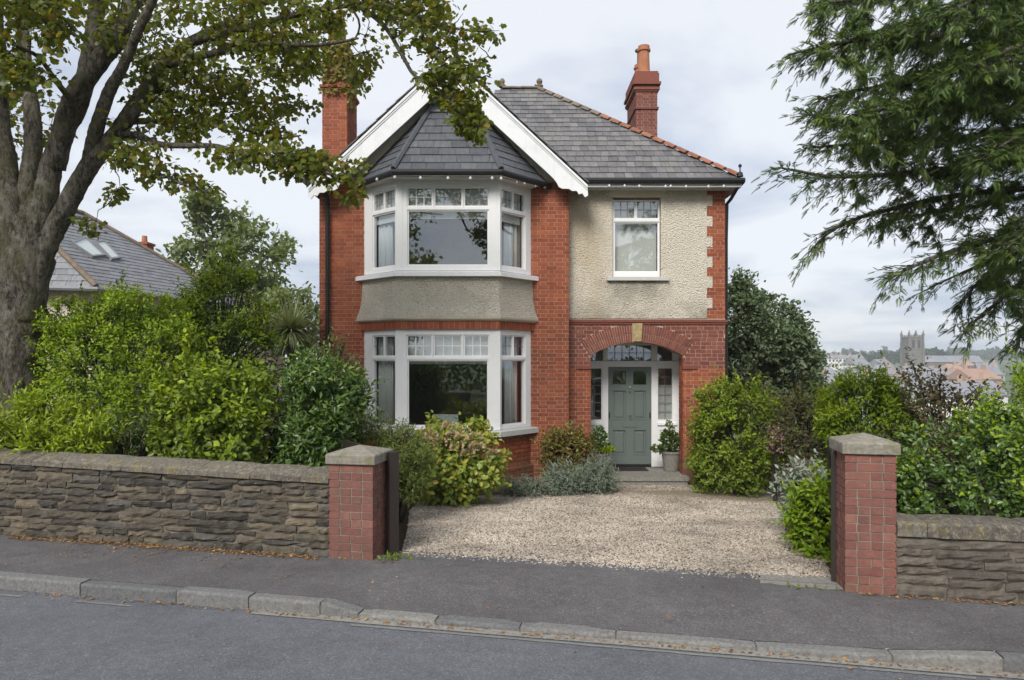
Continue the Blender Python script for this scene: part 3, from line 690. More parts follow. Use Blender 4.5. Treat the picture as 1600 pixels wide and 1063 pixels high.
def bay_windows(z0, z1, yt0, yt1, ym0, ym1, tops, main, barc):
    Zb = lambda y: zz(y, BYY)
    M = fr((BX, BYY, 0), (1, 0, 0), (0, -1, 0)); U = lambda x: xx(x, BYY) - BX
    ls = [(U(a), U(b), Zb(yt1), Zb(yt0), 3, 2, c) for (a, b), c in zip(tops, barc)] + [(U(main[0]), U(main[1]), Zb(ym1), Zb(ym0), 1, 1)]
    window('bay_window', M, (.0, CX - BX, z0, z1), ls)
    L = (segs[0][1] - segs[0][0]).length
    for s_, (a, b, nn) in ((0, segs[0]), (1, segs[2])):
        M = fr(a, b - a, nn); f = (lambda u0, u1: (u0, u1)) if s_ == 0 else (lambda u0, u1: (L - u1, L - u0))
        ls = []
        for u0, u1, c, r_, y0, y1 in ((.31, .61, 2, 2, yt0, yt1), (.67, .975, 2, 2, yt0, yt1), (.31, .975, 1, 1, ym0, ym1)):
            p_, q_ = f(u0, u1); ls.append((p_, q_, Zb(y1), Zb(y0), c, r_, 'lead'))
        window('bay_window', M, (.0, L, z0, z1), ls)
bay_windows(zu0, zu1, 294, 321, 330, 413, ((638, 674), (680, 720.5), (726.5, 762)), (638.5, 761.5), ('white_paint', 'lead', 'lead'))
bay_windows(zl0, zl1, 525.5, 555.5, 564.5, 664.5, ((637, 673.5), (679.5, 720), (726.5, 762.5)), (638.5, 761), ('white_paint', 'white_paint', 'white_paint'))
# corner posts of the bay where the three faces meet
mb = MB()
for z0, z1 in ((zu0, zu1), (zl0, zl1)):
    for k, s_ in ((1, 1), (2, -1)):
        q = bay(0.006)[k]; mb.prism([(q.x - .035 * s_, q.y + .0, z0), (q.x + .09 * s_, q.y, z0), (q.x + .09 * s_, q.y + .05, z0), (q.x - .0, q.y + .08, z0), (q.x - .052 * s_, q.y + .065, z0)], (0, 0, z1 - z0))
mb.build('bay_post', m['white_paint'], house)
# right-hand upper window
M = fr((wx0, WY + .075, 0), (1, 0, 0), (0, -1, 0)); Uw = lambda x: xx(x, WY + .1) - wx0; Zw = lambda y: zz(y, WY + .1)
window('sash_window', M, (0, wx1 - wx0, wz0, wz1), [(Uw(960), Uw(991), Zw(341), Zw(315), 3, 2), (Uw(995.5), Uw(1028), Zw(341), Zw(315), 3, 2), (Uw(961), Uw(1027.5), Zw(424), Zw(349), 1, 1)])
mb = MB(); mb.box(xx(948, WY), xx(1044, WY), WY - .09, WY + .07, zz(439, WY), zz(433.5, WY)); mb.build('window_sill', m['sill_stone'], house)
for a, b in ((wx0 - .012, wx0 - .001), (wx1 + .001, wx1 + .012)):
    pass
# soft furnishings behind the glass
def pleat(name, label, a, b, z0, z1, mat, amp=.03, waves=5):
    a, b = Vector(a), Vector(b); d = b - a; nn = Vector((d.y, -d.x, 0)).normalized(); V = []; n = waves * 6
    for i in range(n + 1):
        f = i / n; k = amp * math.sin(f * waves * 6.283) + amp * .3 * math.sin(f * 17)
        for z in (z0, z1): w_ = 1 if z == z0 else .8; q = a + d * f + nn * k * w_; V.append((q.x, q.y, z))
    Fs = [(2 * i, 2 * i + 2, 2 * i + 3, 2 * i + 1) for i in range(n)]
    mb = MB(); mb.add(V, Fs); o = mb.build(name, mat, None, True)
    md = o.modifiers.new('thick', 'SOLIDIFY'); md.thickness = .006
    return tag(o, label, name.replace('_', ' '), 'white curtains in the bay windows')
def inner(seg, f, off): a, b, nn = seg; q = a + (b - a) * f - nn * off; return (q.x, q.y, 0)
for z0, z1, w_ in ((1.22, 2.98, 'lower'), (4.24, 5.78, 'upper')):
    fl = 'lower' if w_ == 'lower' else 'upper'
    pleat('curtain', f'white curtain behind the left side pane of the {fl} bay window', inner(segs[0], .26, .16), inner(segs[0], .66 if w_ == 'lower' else .64, .16), z0, z1, m['curtain_fabric'])
    pleat('curtain', f'white curtain behind the right side pane of the {fl} bay window', inner(segs[2], .36 if w_ == 'lower' else .34, .16), inner(segs[2], .76, .16), z0, z1, m['curtain_fabric'])
def blind(label, a, b, z0, z1, cat='roller blind'):
    a, b = Vector(a), Vector(b); d = (b - a).normalized(); nn = Vector((d.y, -d.x, 0)); M = fr(a, d, nn); L = (b - a).length
    mb = MB(); mb.box(0, L, -.002, .002, z0, z1, M); mb.box(0, L, -.008, .008, z0 - .02, z0, M)
    return tag(mb.build('roller_blind', m['blind_fabric']), label, cat, 'roller blinds')
blind('short white blind at the top of the large upper bay pane', (BX + .16, BYY + .17, 0), (CX - .16, BYY + .17, 0), 5.26, 5.80)
blind('white blind above the left side pane of the upper bay', inner(segs[0], .24, .10), inner(segs[0], .92, .10), 5.22, 5.80)
blind('white blind above the right side pane of the upper bay', inner(segs[2], .08, .10), inner(segs[2], .76, .10), 5.22, 5.80)
blind('white blind at the top of the large lower bay pane', (BX + .16, BYY + .17, 0), (CX - .16, BYY + .17, 0), 2.47, 2.98)
blind('pale blind behind the single upper window, also standing in for reflected sky', (wx0 + .03, WY + .28, 0), (wx1 - .03, WY + .28, 0), wz0 + .1, wz1 - .05)  # drawn full length; the pale sheet also stands in for the sky reflection
# monitor on a desk behind the lower pane
mon = empty('computer_monitor', (xx(697, 13.85), 13.85, 1.05), 'back of a pale computer monitor behind the large lower bay pane', 'monitor')
mb = MB(); mb.box(xx(676, 13.8), xx(716, 13.8), 13.8, 13.84, 1.06, 1.47); mb.build('screen', m['screen_back'], mon)
mb = MB(); mb.box(xx(694, 13.8), xx(700, 13.8), 13.845, 13.88, .92, 1.25); mb.box(xx(684, 13.8), xx(708, 13.8), 13.8, 13.98, .90, .918); mb.build('stand', m['interior'], mon)
desk = empty('desk', (BX + .95, 14.0, 0), 'wooden desk inside the lower bay window', 'desk'); mb = MB(); mb.box(BX + .35, CX - .35, 13.72, 14.22, .86, .895); mb.build('desk_top', m['floor_wood'], desk)
mb = MB(); [mb.box(x, x + .05, y, y + .05, .202, .858) for x in (BX + .4, CX - .45) for y in (13.76, 14.13)]; mb.build('leg', m['floor_wood'], desk)
# inside of the house: floors, partitions
mb = MB(); mb.box(-3.55, 1.12, 14.56, 19, .12, .2); mb.box(-3.55, 4.06, 14.96, 19, 3.12, 3.26); mb.box(-3.55, 4.06, 14.96, 19, 6.11, 6.125)
P4 = bay(-.11); 
for z0, z1 in ((.12, .2), (3.12, 3.26), (5.953, 5.965)):
    mb.prism([(q.x, q.y, z0) for q in P4] + [(P4[3].x, 14.55, z0), (P4[0].x, 14.55, z0)], (0, 0, z1 - z0))
mb.build('floor', m['floor_wood'], house)
mb = MB(); mb.box(-3.55, 4.06, 18.0, 18.1, .21, 6.1); mb.box(1.15, 1.25, 14.97, 17.99, .21, 6.1); mb.box(1.3, 4.0, 16.9, 17.0, .21, 3.1)
mb.build('partition_wall', m['interior'], house)

# ---- porch: screen, door, step
DY = 15.6
xd = lambda x: xx(x, DY); zd = lambda y: zz(y, DY)
mb = MB(); mb.box(1.251, 1.30, WY + .331, DY - .002, .0, 3.0); mb.box(3.86, 3.90, WY + .331, DY + .1, .0, 3.0); mb.box(1.301, 3.859, WY + .331, DY + .1, 2.96, 3.0)
mb.build('porch_lining', m['white_paint'], house)
mb = MB(); mb.box(1.302, 3.855, WY + .33, DY - .06, .0, .178); mb.box(ax0 + .01, ax1 - .01, WY - .10, WY + .329, .0, .1785); mb.build('porch_floor', m['paving'], house)
mb = MB(); mb.box(1.45, xx(1076, 14.3), 14.22, WY - .101, .10, .18); mb.box(1.47, xx(1076, 14.3) - .03, 14.25, WY - .101, -.1, .098); mb.build('doorstep', m['paving'], house)
scr = bpy.data.objects.new('porch_screen', None); COL.objects.link(scr); scr.parent = house; WLOC[scr.name] = wl_of(house)
dx0, dx1 = xd(950.5), xd(1017.8); dz0, dz1 = .20, zd(573.6); M = fr((0, DY, 0), (1, 0, 0), (0, -1, 0))
ft = zd(563.5); fb = zd(540); sl0, sl1 = xd(1028.5), xd(1050.5); mid = (dx0 + dx1) / 2; ml0, ml1 = 2 * mid - sl1, 2 * mid - sl0
mb = MB()
mb.box(1.303, dx0, -.1, 0, zd(573.6), zd(566.0), M); mb.box(dx0, dx1, -.1, .0, zd(573.6) + .002, zd(566), M); mb.box(dx1, 3.855, -.1, 0, zd(573.6), zd(566), M)   # transom
mb.box(1.303, 3.855, -.06, .03, zd(566) + .001, zd(564.3), M)
for a, b in ((xd(941.5), dx0 - .002), (dx1 + .002, xd(1027)), (3.62, 3.855), (1.303, 1.52)): mb.box(a, b, -.1, -.004, .18, zd(573.6) - .001, M)
for a, b in ((xd(942.5), xd(949.5)), (xd(1018), xd(1027)), (xd(1051), 3.855), (1.303, 2 * mid - xd(1051))): mb.box(a, b, -.1, -.004, ft - .003, 2.955, M)
mb.box(xd(949.6), xd(1017.9), -.09, -.006, fb, 2.955, M); mb.box(xd(1027.2), xd(1050.8), -.09, -.006, 2.86, 2.955, M); mb.box(2 * mid - xd(1050.8), xd(942.3), -.09, -.006, 2.86, 2.955, M)
for a, b in ((xd(1027.2), 3.618), (1.522, xd(941.3))):
    mb.box(a, b, -.1, .03, zd(664.5), zd(661), M); mb.box(a, b, -.08, -.03, .18, zd(664.6), M)          # ledge and panel under the sidelights
    mb.box(a, b, -.09, -.01, .18, .32, M); mb.box(a, b, -.09, -.008, zd(672), zd(664.7), M); mb.box(a, a + .05, -.09, -.012, .321, zd(672) - .001, M); mb.box(b - .05, b, -.09, -.012, .321, zd(672) - .001, M)
    mb.box(a, b, -.09, -.01, zd(661) + .001, zd(656), M); mb.box(a, b, -.09, -.01, zd(576), zd(573.7), M)
    c, d = (sl0, sl1) if a > 2.6 else (ml0, ml1)
    mb.box(a, c, -.09, -.011, zd(656) + .001, zd(576) - .001, M); mb.box(d, b, -.09, -.011, zd(656) + .001, zd(576) - .001, M)
mb.build('frame', m['white_paint'], scr)
def pane(a, b, c, d, par, dd=-.05):
    g = MB(); g.box(a, b, dd - .003, dd + .003, c, d, M); g.build('pane', m['glass'], par)
bars = MB()
def lead(a, b, c, d, nc, nr, dd=-.05):
    for i in range(1, nc): u = a + (b - a) * i / nc; bars.box(u - .006, u + .006, dd + .004, dd + .014, c, d, M)
    for i in range(1, nr): z = c + (d - c) * i / nr; bars.box(a, b, dd + .0045, dd + .0125, z - .006, z + .006, M)
pane(xd(949.6), xd(1017.9), ft - .003, fb, scr); lead(xd(949.6), xd(1017.9), ft, fb, 6, 2)
for a, b in ((xd(1027.2), xd(1050.8)), (2 * mid - xd(1050.8), xd(942.3))): pane(a, b, ft - .003, 2.86, scr); lead(a, b, ft, 2.86, 3, 2)
for a, b in ((sl0, sl1), (ml0, ml1)): pane(a, b, zd(656), zd(576), scr); lead(a, b, zd(656), zd(576), 2, 6)
bars.build('glazing_bars', m['lead'], scr)
mb = MB(); mb.box(sl0, sl1, -.095, -.085, zd(656), zd(602), M); mb.build('net_screen', m['net_fabric'], scr)
mb = MB(); mb.box(dx0, dx1, -.12, .01, .17, .205, M); mb.build('threshold', m['black_iron'], scr)
# the front door: stiles, rails, sunk panels
door = bpy.data.objects.new('front_door', None); COL.objects.link(door); door.parent = house; WLOC[door.name] = wl_of(house)
dxf = lambda x: dx0 + (dx1 - dx0) * (x - 185) / (497 - 185); dzf = lambda y: zz(530 + y / 4.62, DY)
cols = ((218, 310), (363, 457)); rws = ((236, 325), (372, 578), (658, 832)); cols2 = ((218, 312), (370, 460))
mb = MB(); us = [dx0 + .004, dxf(214), dxf(314), dxf(366), dxf(460), dx1 - .004]
mb.box(us[0], us[1], -.05, -.006, .215, dz1 - .004, M); mb.box(us[4], us[5], -.05, -.006, .215, dz1 - .004, M)
for a, b in ((.215, dzf(836)), (dzf(654), dzf(582)), (dzf(368), dzf(329)), (dzf(232), dz1 - .004)):
    mb.box(us[1], us[4], -.05, -.0065, a, b, M)
for a, b in ((dzf(836), dzf(654)), (dzf(582), dzf(368)), (dzf(329), dzf(232))): mb.box(us[2], us[3], -.05, -.007, a, b, M)
mb.box(mid - .012, mid + .012, -.01, .004, dzf(325), dzf(205), M)
mb.box(us[0] + .02, us[5] - .02, -.02, .025, .245, .275, M)     # weather bar
mb.build('door_frame', m['door_green'], door)
for zi, (a, b) in enumerate(((dzf(836), dzf(654)), (dzf(582), dzf(368)))):
    for c, d in ((us[1], us[2]), (us[3], us[4])):
        q = MB(); q.box(c, d, -.045, -.028, a, b, M); i_ = .045
        q.add([tuple(M @ Vector(v)) for v in [(c + i_, -.028, a + i_), (d - i_, -.028, a + i_), (d - i_, -.028, b - i_), (c + i_, -.028, b - i_), (c + i_ + .02, -.014, a + i_ + .02), (d - i_ - .02, -.014, a + i_ + .02), (d - i_ - .02, -.014, b - i_ - .02), (c + i_ + .02, -.014, b - i_ - .02)]], [(0, 1, 5, 4), (1, 2, 6, 5), (2, 3, 7, 6), (3, 0, 4, 7), (4, 5, 6, 7)])
        for (e0, e1, f0, f1) in ((c, c + .014, a, b), (d - .014, d, a, b)): q.box(e0, e1, -.03, .003, f0, f1, M)
        for (f0, f1) in ((a, a + .014), (b - .014, b)): q.box(c + .0141, d - .0141, -.03, .003, f0, f1, M)
        q.build('door_panel', m['door_green'], door)
for c, d in ((us[1], us[2]), (us[3], us[4])):
    g = MB(); g.box(c, d, -.036, -.03, dzf(329), dzf(232), M); g.build('pane', m['glass'], door)
mb = MB(); mb.box(dxf(290), dxf(388), -.006, .006, dzf(637), dzf(600), M); mb.box(dxf(298), dxf(380), .006, .010, dzf(630), dzf(608), M); mb.build('letter_plate', m['door_green'], door)
mb = MB(); c = M @ Vector((mid, .0, dzf(347))); mb.tube([c, c + Vector((0, -.03, 0))], [.022, .018], 12); mb.build('lock', m['brass'], door)
mb = MB(); c = M @ Vector((mid, .0, dzf(383))); mb.tube([c + Vector((0, .004, 0)), c + Vector((0, -.012, 0))], .014, 10); mb.build('keyhole', m['black_iron'], door)
mb = MB(); pts = [M @ Vector((mid + .03 * math.sin(a), .025, dzf(560) + .045 * math.cos(a))) for a in np.linspace(0, 6.2, 13)]; mb.tube(pts, .007, 6); mb.build('knocker', m['door_green'], door)
mb = MB()
for x in (193, 487): mb.box(dxf(x - 4), dxf(x + 4), -.004, .012, dzf(570), dzf(530), M)
mb.build('handle', m['black_iron'], door)
# mat and pots
mat_ = tag(MB().box(xx(962, 15.1), xx(1012, 15.1), 15.0, 15.42, .179, .195).build('doormat', m['dark_timber']), 'dark doormat on the porch floor before the green door', 'doormat')

# ---- roofs
def slates(P0, u, v, poly, gauge, width, mat, thick=.012, lift=.0, wj=.15):
    """lay slates on the plane P0 + u*a + v*b inside polygon poly (a,b)"""
    u, v, P0 = Vector(u).normalized(), Vector(v).normalized(), Vector(P0); n = u.cross(v).normalized(); out = []
    vm = max(p[1] for p in poly); b = min(p[1] for p in poly); k = 0
    while b < vm - .02:
        g = min(gauge, vm - b); mid_ = b + g * .5; xs_ = []
        for (x0, y0), (x1, y1) in zip(poly, poly[1:] + poly[:1]):
            if (y0 <= mid_) != (y1 <= mid_): xs_.append(x0 + (x1 - x0) * (mid_ - y0) / (y1 - y0))
        xs_.sort()
        if len(xs_) >= 2:
            lo, hi = xs_[0], xs_[-1]; x = lo - (width * .5 if k % 2 else 0) - random.random() * .01
            while x < hi:
                w_ = width * (1 + random.uniform(-wj, wj)); a, c = max(x, lo), min(x + w_ - .006, hi); x += w_
                if c - a < .025: continue
                L = gauge + .035; tilt = .018 / L + random.uniform(-.004, .004); vt = (v - n * tilt).normalized(); nt = (n + v * tilt).normalized()
                rot = random.uniform(-.006, .006); ut = (u + vt * rot).normalized()
                ctr = P0 + u * ((a + c) / 2) + v * (b + L / 2 - random.uniform(0, .010)) + n * (lift + .024 - tilt * L / 2 * .0 + random.uniform(-.002, .003))
                hx, hy, hz = (c - a) / 2, L / 2, thick / 2
                out.append((tuple(ctr), [[ut[i] * hx, vt[i] * hy, nt[i] * hz] for i in range(3)]))
        b += gauge; k += 1
    return out
TANP = .841; SEC = math.sqrt(1 + TANP ** 2); EZ = 6.14; EY = 14.25; XR, XL = 4.6, -4.15; RYY = 18.15; RZ = EZ + (RYY - EY) * TANP
rx1 = XR - 3.9; rx0 = XL + 3.9
vx, vy = GX + (GZ - EZ) / GS, EY; ty = EY + (GZ - EZ) / TANP
roof = MB()
roof.add([(XL, EY, EZ), (XR, EY, EZ), (XR, 22.05, EZ), (XL, 22.05, EZ), (rx0, RYY, RZ), (rx1, RYY, RZ)], [(0, 1, 5, 4), (1, 2, 5), (2, 3, 4, 5), (3, 0, 4), (3, 2, 1, 0)])
main_roof = roof.build('main_roof', m['slate_batten'], house)
mpoly = [(vx - XL, 0), (XR - XL, 0), (rx1 - XL, 3.9 * SEC), (rx0 - XL, 3.9 * SEC), (ty - EY, (ty - EY) * SEC), (GX - XL, (ty - EY) * SEC)]
sm_ = slates((XL, EY, EZ), (1, 0, 0), (0, 1, TANP), mpoly, .262, .185, m['slate_main'])
# right hip slope, course by course (joined)
sr_ = slates((XR, EY, EZ), (0, 1, 0), (-1, 0, TANP), [(0, 0), (7.8, 0), (3.9, 3.9 * SEC)], .262, .2, m['slate_main'])
# bay roof
EA, EB, EC, ED, ET1, ET2 = Vector((-3.1, 14.22, 6.035)), Vector((-2.2, 13.2, 6.035)), Vector((-.20, 13.2, 6.035)), Vector((.72, 14.22, 6.035)), Vector((-1.57, 14.22, 7.62)), Vector((-.83, 14.22, 7.62))
mb = MB(); mb.add([tuple(q) for q in (EA, EB, EC, ED, ET2, ET1)], [(0, 1, 5), (1, 2, 4, 5), (2, 3, 4), (0, 5, 4, 3), (3, 2, 1, 0)]); bay_roof = mb.build('bay_roof', m['slate_batten'], house)
def plane_slates(A, B, pts, g, w_, mat):
    u = (B - A).normalized(); n = None
    tp = pts[-1]; n = u.cross(tp - A).normalized(); v = n.cross(u)
    return slates(A, u, v, [((p - A).dot(u), (p - A).dot(v)) for p in pts], g, w_, mat, .012)
sb_ = plane_slates(EB, EC, [EB, EC, ET2, ET1], .205, .30, m['slate_bay']) + plane_slates(EA, EB, [EA, EB, ET1], .205, .34, m['slate_bay']) + plane_slates(EC, ED, [EC, ED, ET2], .205, .34, m['slate_bay'])
obox_parts('slate', sb_, m['slate_bay'], bay_roof)
sm_.sort(key=lambda b: b[0][1]); kq = max(0, 300 - len(sb_))
obox_parts('slate', sm_[:kq], m['slate_main'], main_roof); obox_mesh('slates', sm_[kq:] + sr_, m['slate_main'], main_roof)
mb = MB()
for a, b in ((EB, ET1), (EC, ET2)):
    d = (b - a); mb.tube([a + d * f + Vector((0, -.02, .045)) for f in np.linspace(0, 1, 6)], .055, 6)
mb.build('hip_flashing', m['slate_bay'], bay_roof)
mb = MB(); mb.box(ET1.x - .03, ET2.x + .03, 14.02, 14.24, 7.60, 7.66); mb.add([(ET1.x - .06, 14.03, 7.43), (ET2.x + .06, 14.03, 7.43), (ET2.x + .02, 14.16, 7.66), (ET1.x - .02, 14.16, 7.66)], [(0, 1, 2, 3)]); mb.build('lead_cap', m['lead'], bay_roof)
# gutters
def gutter(name, pts, rad, par):
    mb = MB(); mb.tube(pts, rad, 8); return mb.build(name, m['black_iron'], par)
g_ = lambda q, dz=-.03: q + Vector((0, -.04, dz))
gutter('gutter', [g_(EA) + Vector((-.04, .06, 0)), g_(EB), g_(EC), g_(ED) + Vector((.04, .06, 0))], .06, house)
gutter('gutter', [Vector((1.30, EY - .05, EZ - .03)), Vector((XR + .04, EY - .05, EZ - .03)), Vector((XR + .05, EY + .3, EZ - .03)), Vector((XR + .05, 22, EZ - .03))], .06, house)
mb = MB(); mb.box(1.20, XR + .01, EY + .0, WY + .3, EZ - .055, EZ - .03); mb.box(1.20, XR, EY - .005, EY + .02, EZ - .15, EZ - .031); mb.box(XR - .02, XR + .004, EY + .0, 22, EZ - .15, EZ - .031); mb.box(4.378, XR, WY + .31, 22, EZ - .055, EZ - .03)
mb.box(1.142, XR - .03, WY - .03, WY - .016, EZ - .14, EZ - .056)
mb.build('soffit', m['white_paint'], house)
mb = MB(); mb.tube([(4.55, WY - .32, 6.05), (4.53, WY - .30, 5.98), (4.46, WY - .1, 5.80), (4.43, WY + .06, 5.74), (4.42, WY + .08, 5.0), (4.42, WY + .08, .0)], .036, 8); mb.build('downpipe', m['black_iron'], house)
px_ = xx(511.5, 14.17)
mb = MB(); mb.tube([(px_ - .30, 13.95, 6.02), (px_ - .26, 13.98, 5.92), (px_ - .04, 14.12, 5.86), (px_, 14.17, 5.78), (px_, 14.17, 3.0), (px_, 14.17, 0)], .044, 8)
for z in (5.6, 4.0, 2.6): mb.tube([(px_, 14.17, z), (px_, 14.17, z + .06)], .055, 8)
mb.build('downpipe', m['black_iron'], house)
mb = MB(); mb.tube([(-4.05, 13.9, 6.03), (-4.05, 14.6, 6.03), (-4.12, 15, 6.03), (-4.12, 20, 6.03)], .06, 8); mb.build('gutter', m['black_iron'], house)
# gable roof of the wing
GF = 13.84; le, re_ = -3.96, 1.47
gz = lambda X, o=0: GZ - GS * abs(X - GX) + o
mb = MB()
for X, s_ in ((le, -1), (re_, 1)):
    zb = gz(X); mb.add([(X, GF + .03, zb), (GX, GF + .03, GZ), (GX, ty + .1, GZ), (X, (EY if s_ > 0 else 17.2) - .0 + .3, zb), (X, GF + .03, zb - .06), (GX, GF + .03, GZ - .06), (GX, ty + .1, GZ - .06), (X, (EY if s_ > 0 else 17.2) + .3, zb - .06)],
                       [(0, 1, 2, 3), (4, 7, 6, 5), (0, 4, 5, 1), (1, 5, 6, 2), (2, 6, 7, 3), (3, 7, 4, 0)])
gable_roof = mb.build('gable_roof', m['slate_batten'], house)
sg = []
L_ = math.hypot(GX - le, (GX - le) * GS)
sg += slates((re_, GF - .03, gz(re_)), (0, 1, 0), (-1, 0, GS), [(0, 0), (EY - GF + .05, 0), (ty - GF, math.hypot(re_ - GX, (re_ - GX) * GS)), (0, math.hypot(re_ - GX, (re_ - GX) * GS))], .262, .2, m['slate_main'])
sg += slates((le, 17.0, gz(le)), (0, -1, 0), (1, 0, GS), [(0, 0), (17.0 - GF + .03, 0), (17.0 - GF + .03, L_), (0, L_)], .262, .2, m['slate_main'])
obox_mesh('slates', sg, m['slate_main'], gable_roof)
# soffit under the gable overhang
mb = MB()
for X in (le + .04, re_ - .04): mb.prism([(X, GF + .05, gz(X) - .10), (GX, GF + .05, GZ - .10), (GX, GF + .05, GZ - .085), (X, GF + .05, gz(X) - .085)], (0, GY - GF - .05, 0))
mb.build('gable_soffit', m['gable_board'], house)
# barge boards with scrolled feet
def barge(s_):
    wv = .50
    def pt(x, z): return (GX + s_ * x, GF, z)
    H = re_ - GX if s_ > 0 else GX - le
    zo = lambda x: GZ - .03 - GS * x; zi = lambda x: zo(x) - wv
    pts = [pt(0, zo(0)), pt(H, zo(H)), pt(H + .01, zo(H) - .20)]
    pts += [pt(H - .05, zo(H) - .235), pt(H - .10, zo(H) - .16), pt(H - .17, zo(H) - .175), pt(H - .21, zo(H) - .11), pt(H - .30, zo(H) - .11), pt(H - .36, zo(H) - .07), pt(H - .50, zo(H) - .065), pt(H - .56, zo(H) - .03), pt(H - .60, zo(H) + .05), pt(H - .66, zo(H) + .13)]
    pts += [pt(H - .78, zi(H - .78) + .02), pt(0, zi(0))]
    if s_ < 0: pts = pts[::-1]
    mb = MB(); mb.prism(pts, (0, .035, 0)); o = mb.build('barge_board', m['barge_paint'], house)
    mo = MB()
    for k, (a, b, d) in enumerate(((0.0, .055, .030), (.075, .10, .016))):
        q = [pt(0, zo(0) - a), pt(H, zo(H) - a), pt(H, zo(H) - b), pt(0, zo(0) - b)]
        if s_ < 0: q = q[::-1]
        q = [(v[0], GF - d, v[2]) for v in q]; mo.prism(q, (0, d - .001, 0))
    mo.build('barge_moulding', m['barge_paint'], house)
barge(1); barge(-1)
bmh = bmesh
for o in [o for o in bpy.data.objects if o.name.startswith('barge_board')]:
    bm = bmesh.new(); bm.from_mesh(o.data); bmesh.ops.triangulate(bm, faces=[f for f in bm.faces if len(f.verts) > 4]); bmesh.ops.recalc_face_normals(bm, faces=bm.faces[:]); bm.to_mesh(o.data); bm.free()
# finial at the gable peak
mb = MB(); c = (GX, GF - .02, GZ - .32); mb.prism([(GX - .16, GF - .03, GZ - .42), (GX + .16, GF - .03, GZ - .42), (GX + .10, GF - .03, GZ - .10), (GX + .055, GF - .03, GZ + .12), (GX + .03, GF - .03, GZ + .30), (GX, GF - .03, GZ + .36), (GX - .03, GF - .03, GZ + .30), (GX - .055, GF - .03, GZ + .12), (GX - .10, GF - .03, GZ - .10)], (0, .06, 0))
mb.build('gable_finial', m['barge_paint'], house)
# ridge and hip tiles
def cap_tiles(a, b, mats, L=.33, rad=.11, nm='ridge_tile'):
    a, b = Vector(a), Vector(b); d = b - a; n = max(1, int(d.length / L)); 
    for i in range(n):
        p = a + d * (i / n); q = a + d * ((i + 1) / n - .012); up = Vector((0, 0, 1)); t_ = d.normalized(); s_ = t_.cross(up).normalized(); u2 = s_.cross(t_)
        V = []; K = 6; lift = random.uniform(0, .006)
        for e_, rr in ((p, rad * 1.06), (q, rad * .97)):
            for k in range(K + 1):
                th = math.pi * (k / K) ; V.append(tuple(e_ + s_ * math.cos(th) * rr + u2 * (math.sin(th) * rr * .62 - .02 + lift)))
        Fs = [(k, k + 1, K + 2 + k, K + 1 + k) for k in range(K)] + [tuple(range(K + 1))[::-1], tuple(range(K + 1, 2 * K + 2))]
        mt = mats(i / n); mb = MB(); mb.add(V, Fs); mb.build(nm, mt, main_roof)
cap_tiles((rx0, RYY, RZ + .03), (rx1, RYY, RZ + .03), lambda f: m['terracotta_grey'], .4)
cap_tiles((rx1, RYY, RZ + .03), (XR - .0, EY + .0, EZ + .06), lambda f: m['terracotta_grey'] if f < .36 else m['terracotta'])
for X, Y_, Z_, rr in ((rx0 - .0, RYY, RZ + .06, .07), (rx1, RYY, RZ + .06, .08)):
    mb = MB(); mb.lathe((X, Y_, Z_), [(.09, 0), (.10, .04), (.05, .07), (rr, .13), (rr * .9, .18), (.03, .22)], 10); mb.build('ridge_finial', m['terracotta_grey'], main_roof)
mb = MB(); mb.lathe((XR - .03, EY - .0, EZ + .08), [(.07, -.02), (.05, .06), (.014, .08), (.012, .16), (.035, .18), (.035, .21), (.01, .235)], 8); mb.build('hip_finial', m['black_iron'], main_roof)
mb = MB(); mb.tube([Vector((GX, GF + .05, GZ + .02)), Vector((GX, ty, GZ + .02))], .08, 6); mb.build('ridge_roll', m['terracotta_grey'], gable_roof)

# chimneys
def chimney(name, x0, x1, y0, y1, z0, z1, bands, pots, mat, moss=False):
    ch = bpy.data.objects.new(name, None); COL.objects.link(ch); ch.parent = house; WLOC[ch.name] = wl_of(house)
    core = MB(); core.box(x0 + .006, x1 - .006, y0 + .006, y1 - .006, z0, z1); core.build('stack', m['mortar_pink'], ch)
    bs = []
    for o, u, n, L in (((x0, y0, 0), (1, 0, 0), (0, -1, 0), x1 - x0), ((x1, y0, 0), (0, 1, 0), (1, 0, 0), y1 - y0), ((x0, y1, 0), (0, -1, 0), (-1, 0, 0), y1 - y0)):
        bs += lay(o, u, n, z0, z1, lambda z: [(0, L)], .0, .03)
    obox_mesh('brickwork', bs, mat, ch)
    for (o_, za, zb) in bands:
        bd = MB(); bd.box(x0 - o_, x1 + o_, y0 - o_, y1 + o_, za, zb); bd.build('band', mat, ch)
    for (X, Y_, h, r0, mt, thin) in pots:
        p = MB(); p.lathe((X, Y_, z1 + .02), [(r0 * 1.12, 0), (r0 * 1.1, .08), (r0, .10), (r0 * .88, h * .8), (r0 * 1.08, h * .82), (r0 * 1.1, h * .88), (r0 * .92, h * .9), (r0 * .95, h), (r0 * .7, h)], 16); p.build('chimney_pot', mt, ch)
        if thin: q = MB(); q.lathe((X, Y_, z1 + h), [(.08, 0), (.08, .42), (.14, .43), (.14, .47), (.02, .5)], 10); q.build('cowl', m['terracotta_grey'], ch)
    return ch
Yc = 19.5; z_ = lambda y: zz(y, Yc)
chimney('chimney', xx(993.5, Yc), xx(1027, Yc), Yc, Yc + 1.45, 4.3, z_(112),
        [(.035, z_(171), z_(167.5)), (.06, z_(141), z_(137)), (.03, z_(143.5), z_(141.2)), (.09, z_(133), z_(129)), (.045, z_(128.8), z_(115)), (.02, z_(114.8), z_(111.5))],
        [(xx(1006, 19.85), 19.85, .82, .17, m['pot_orange'], False), (xx(1000, 20.6), 20.65, .62, .16, m['pot_orange'], True)], m['brick_plum'])
Yl = 15.15; z_ = lambda y: zz(y, Yl)
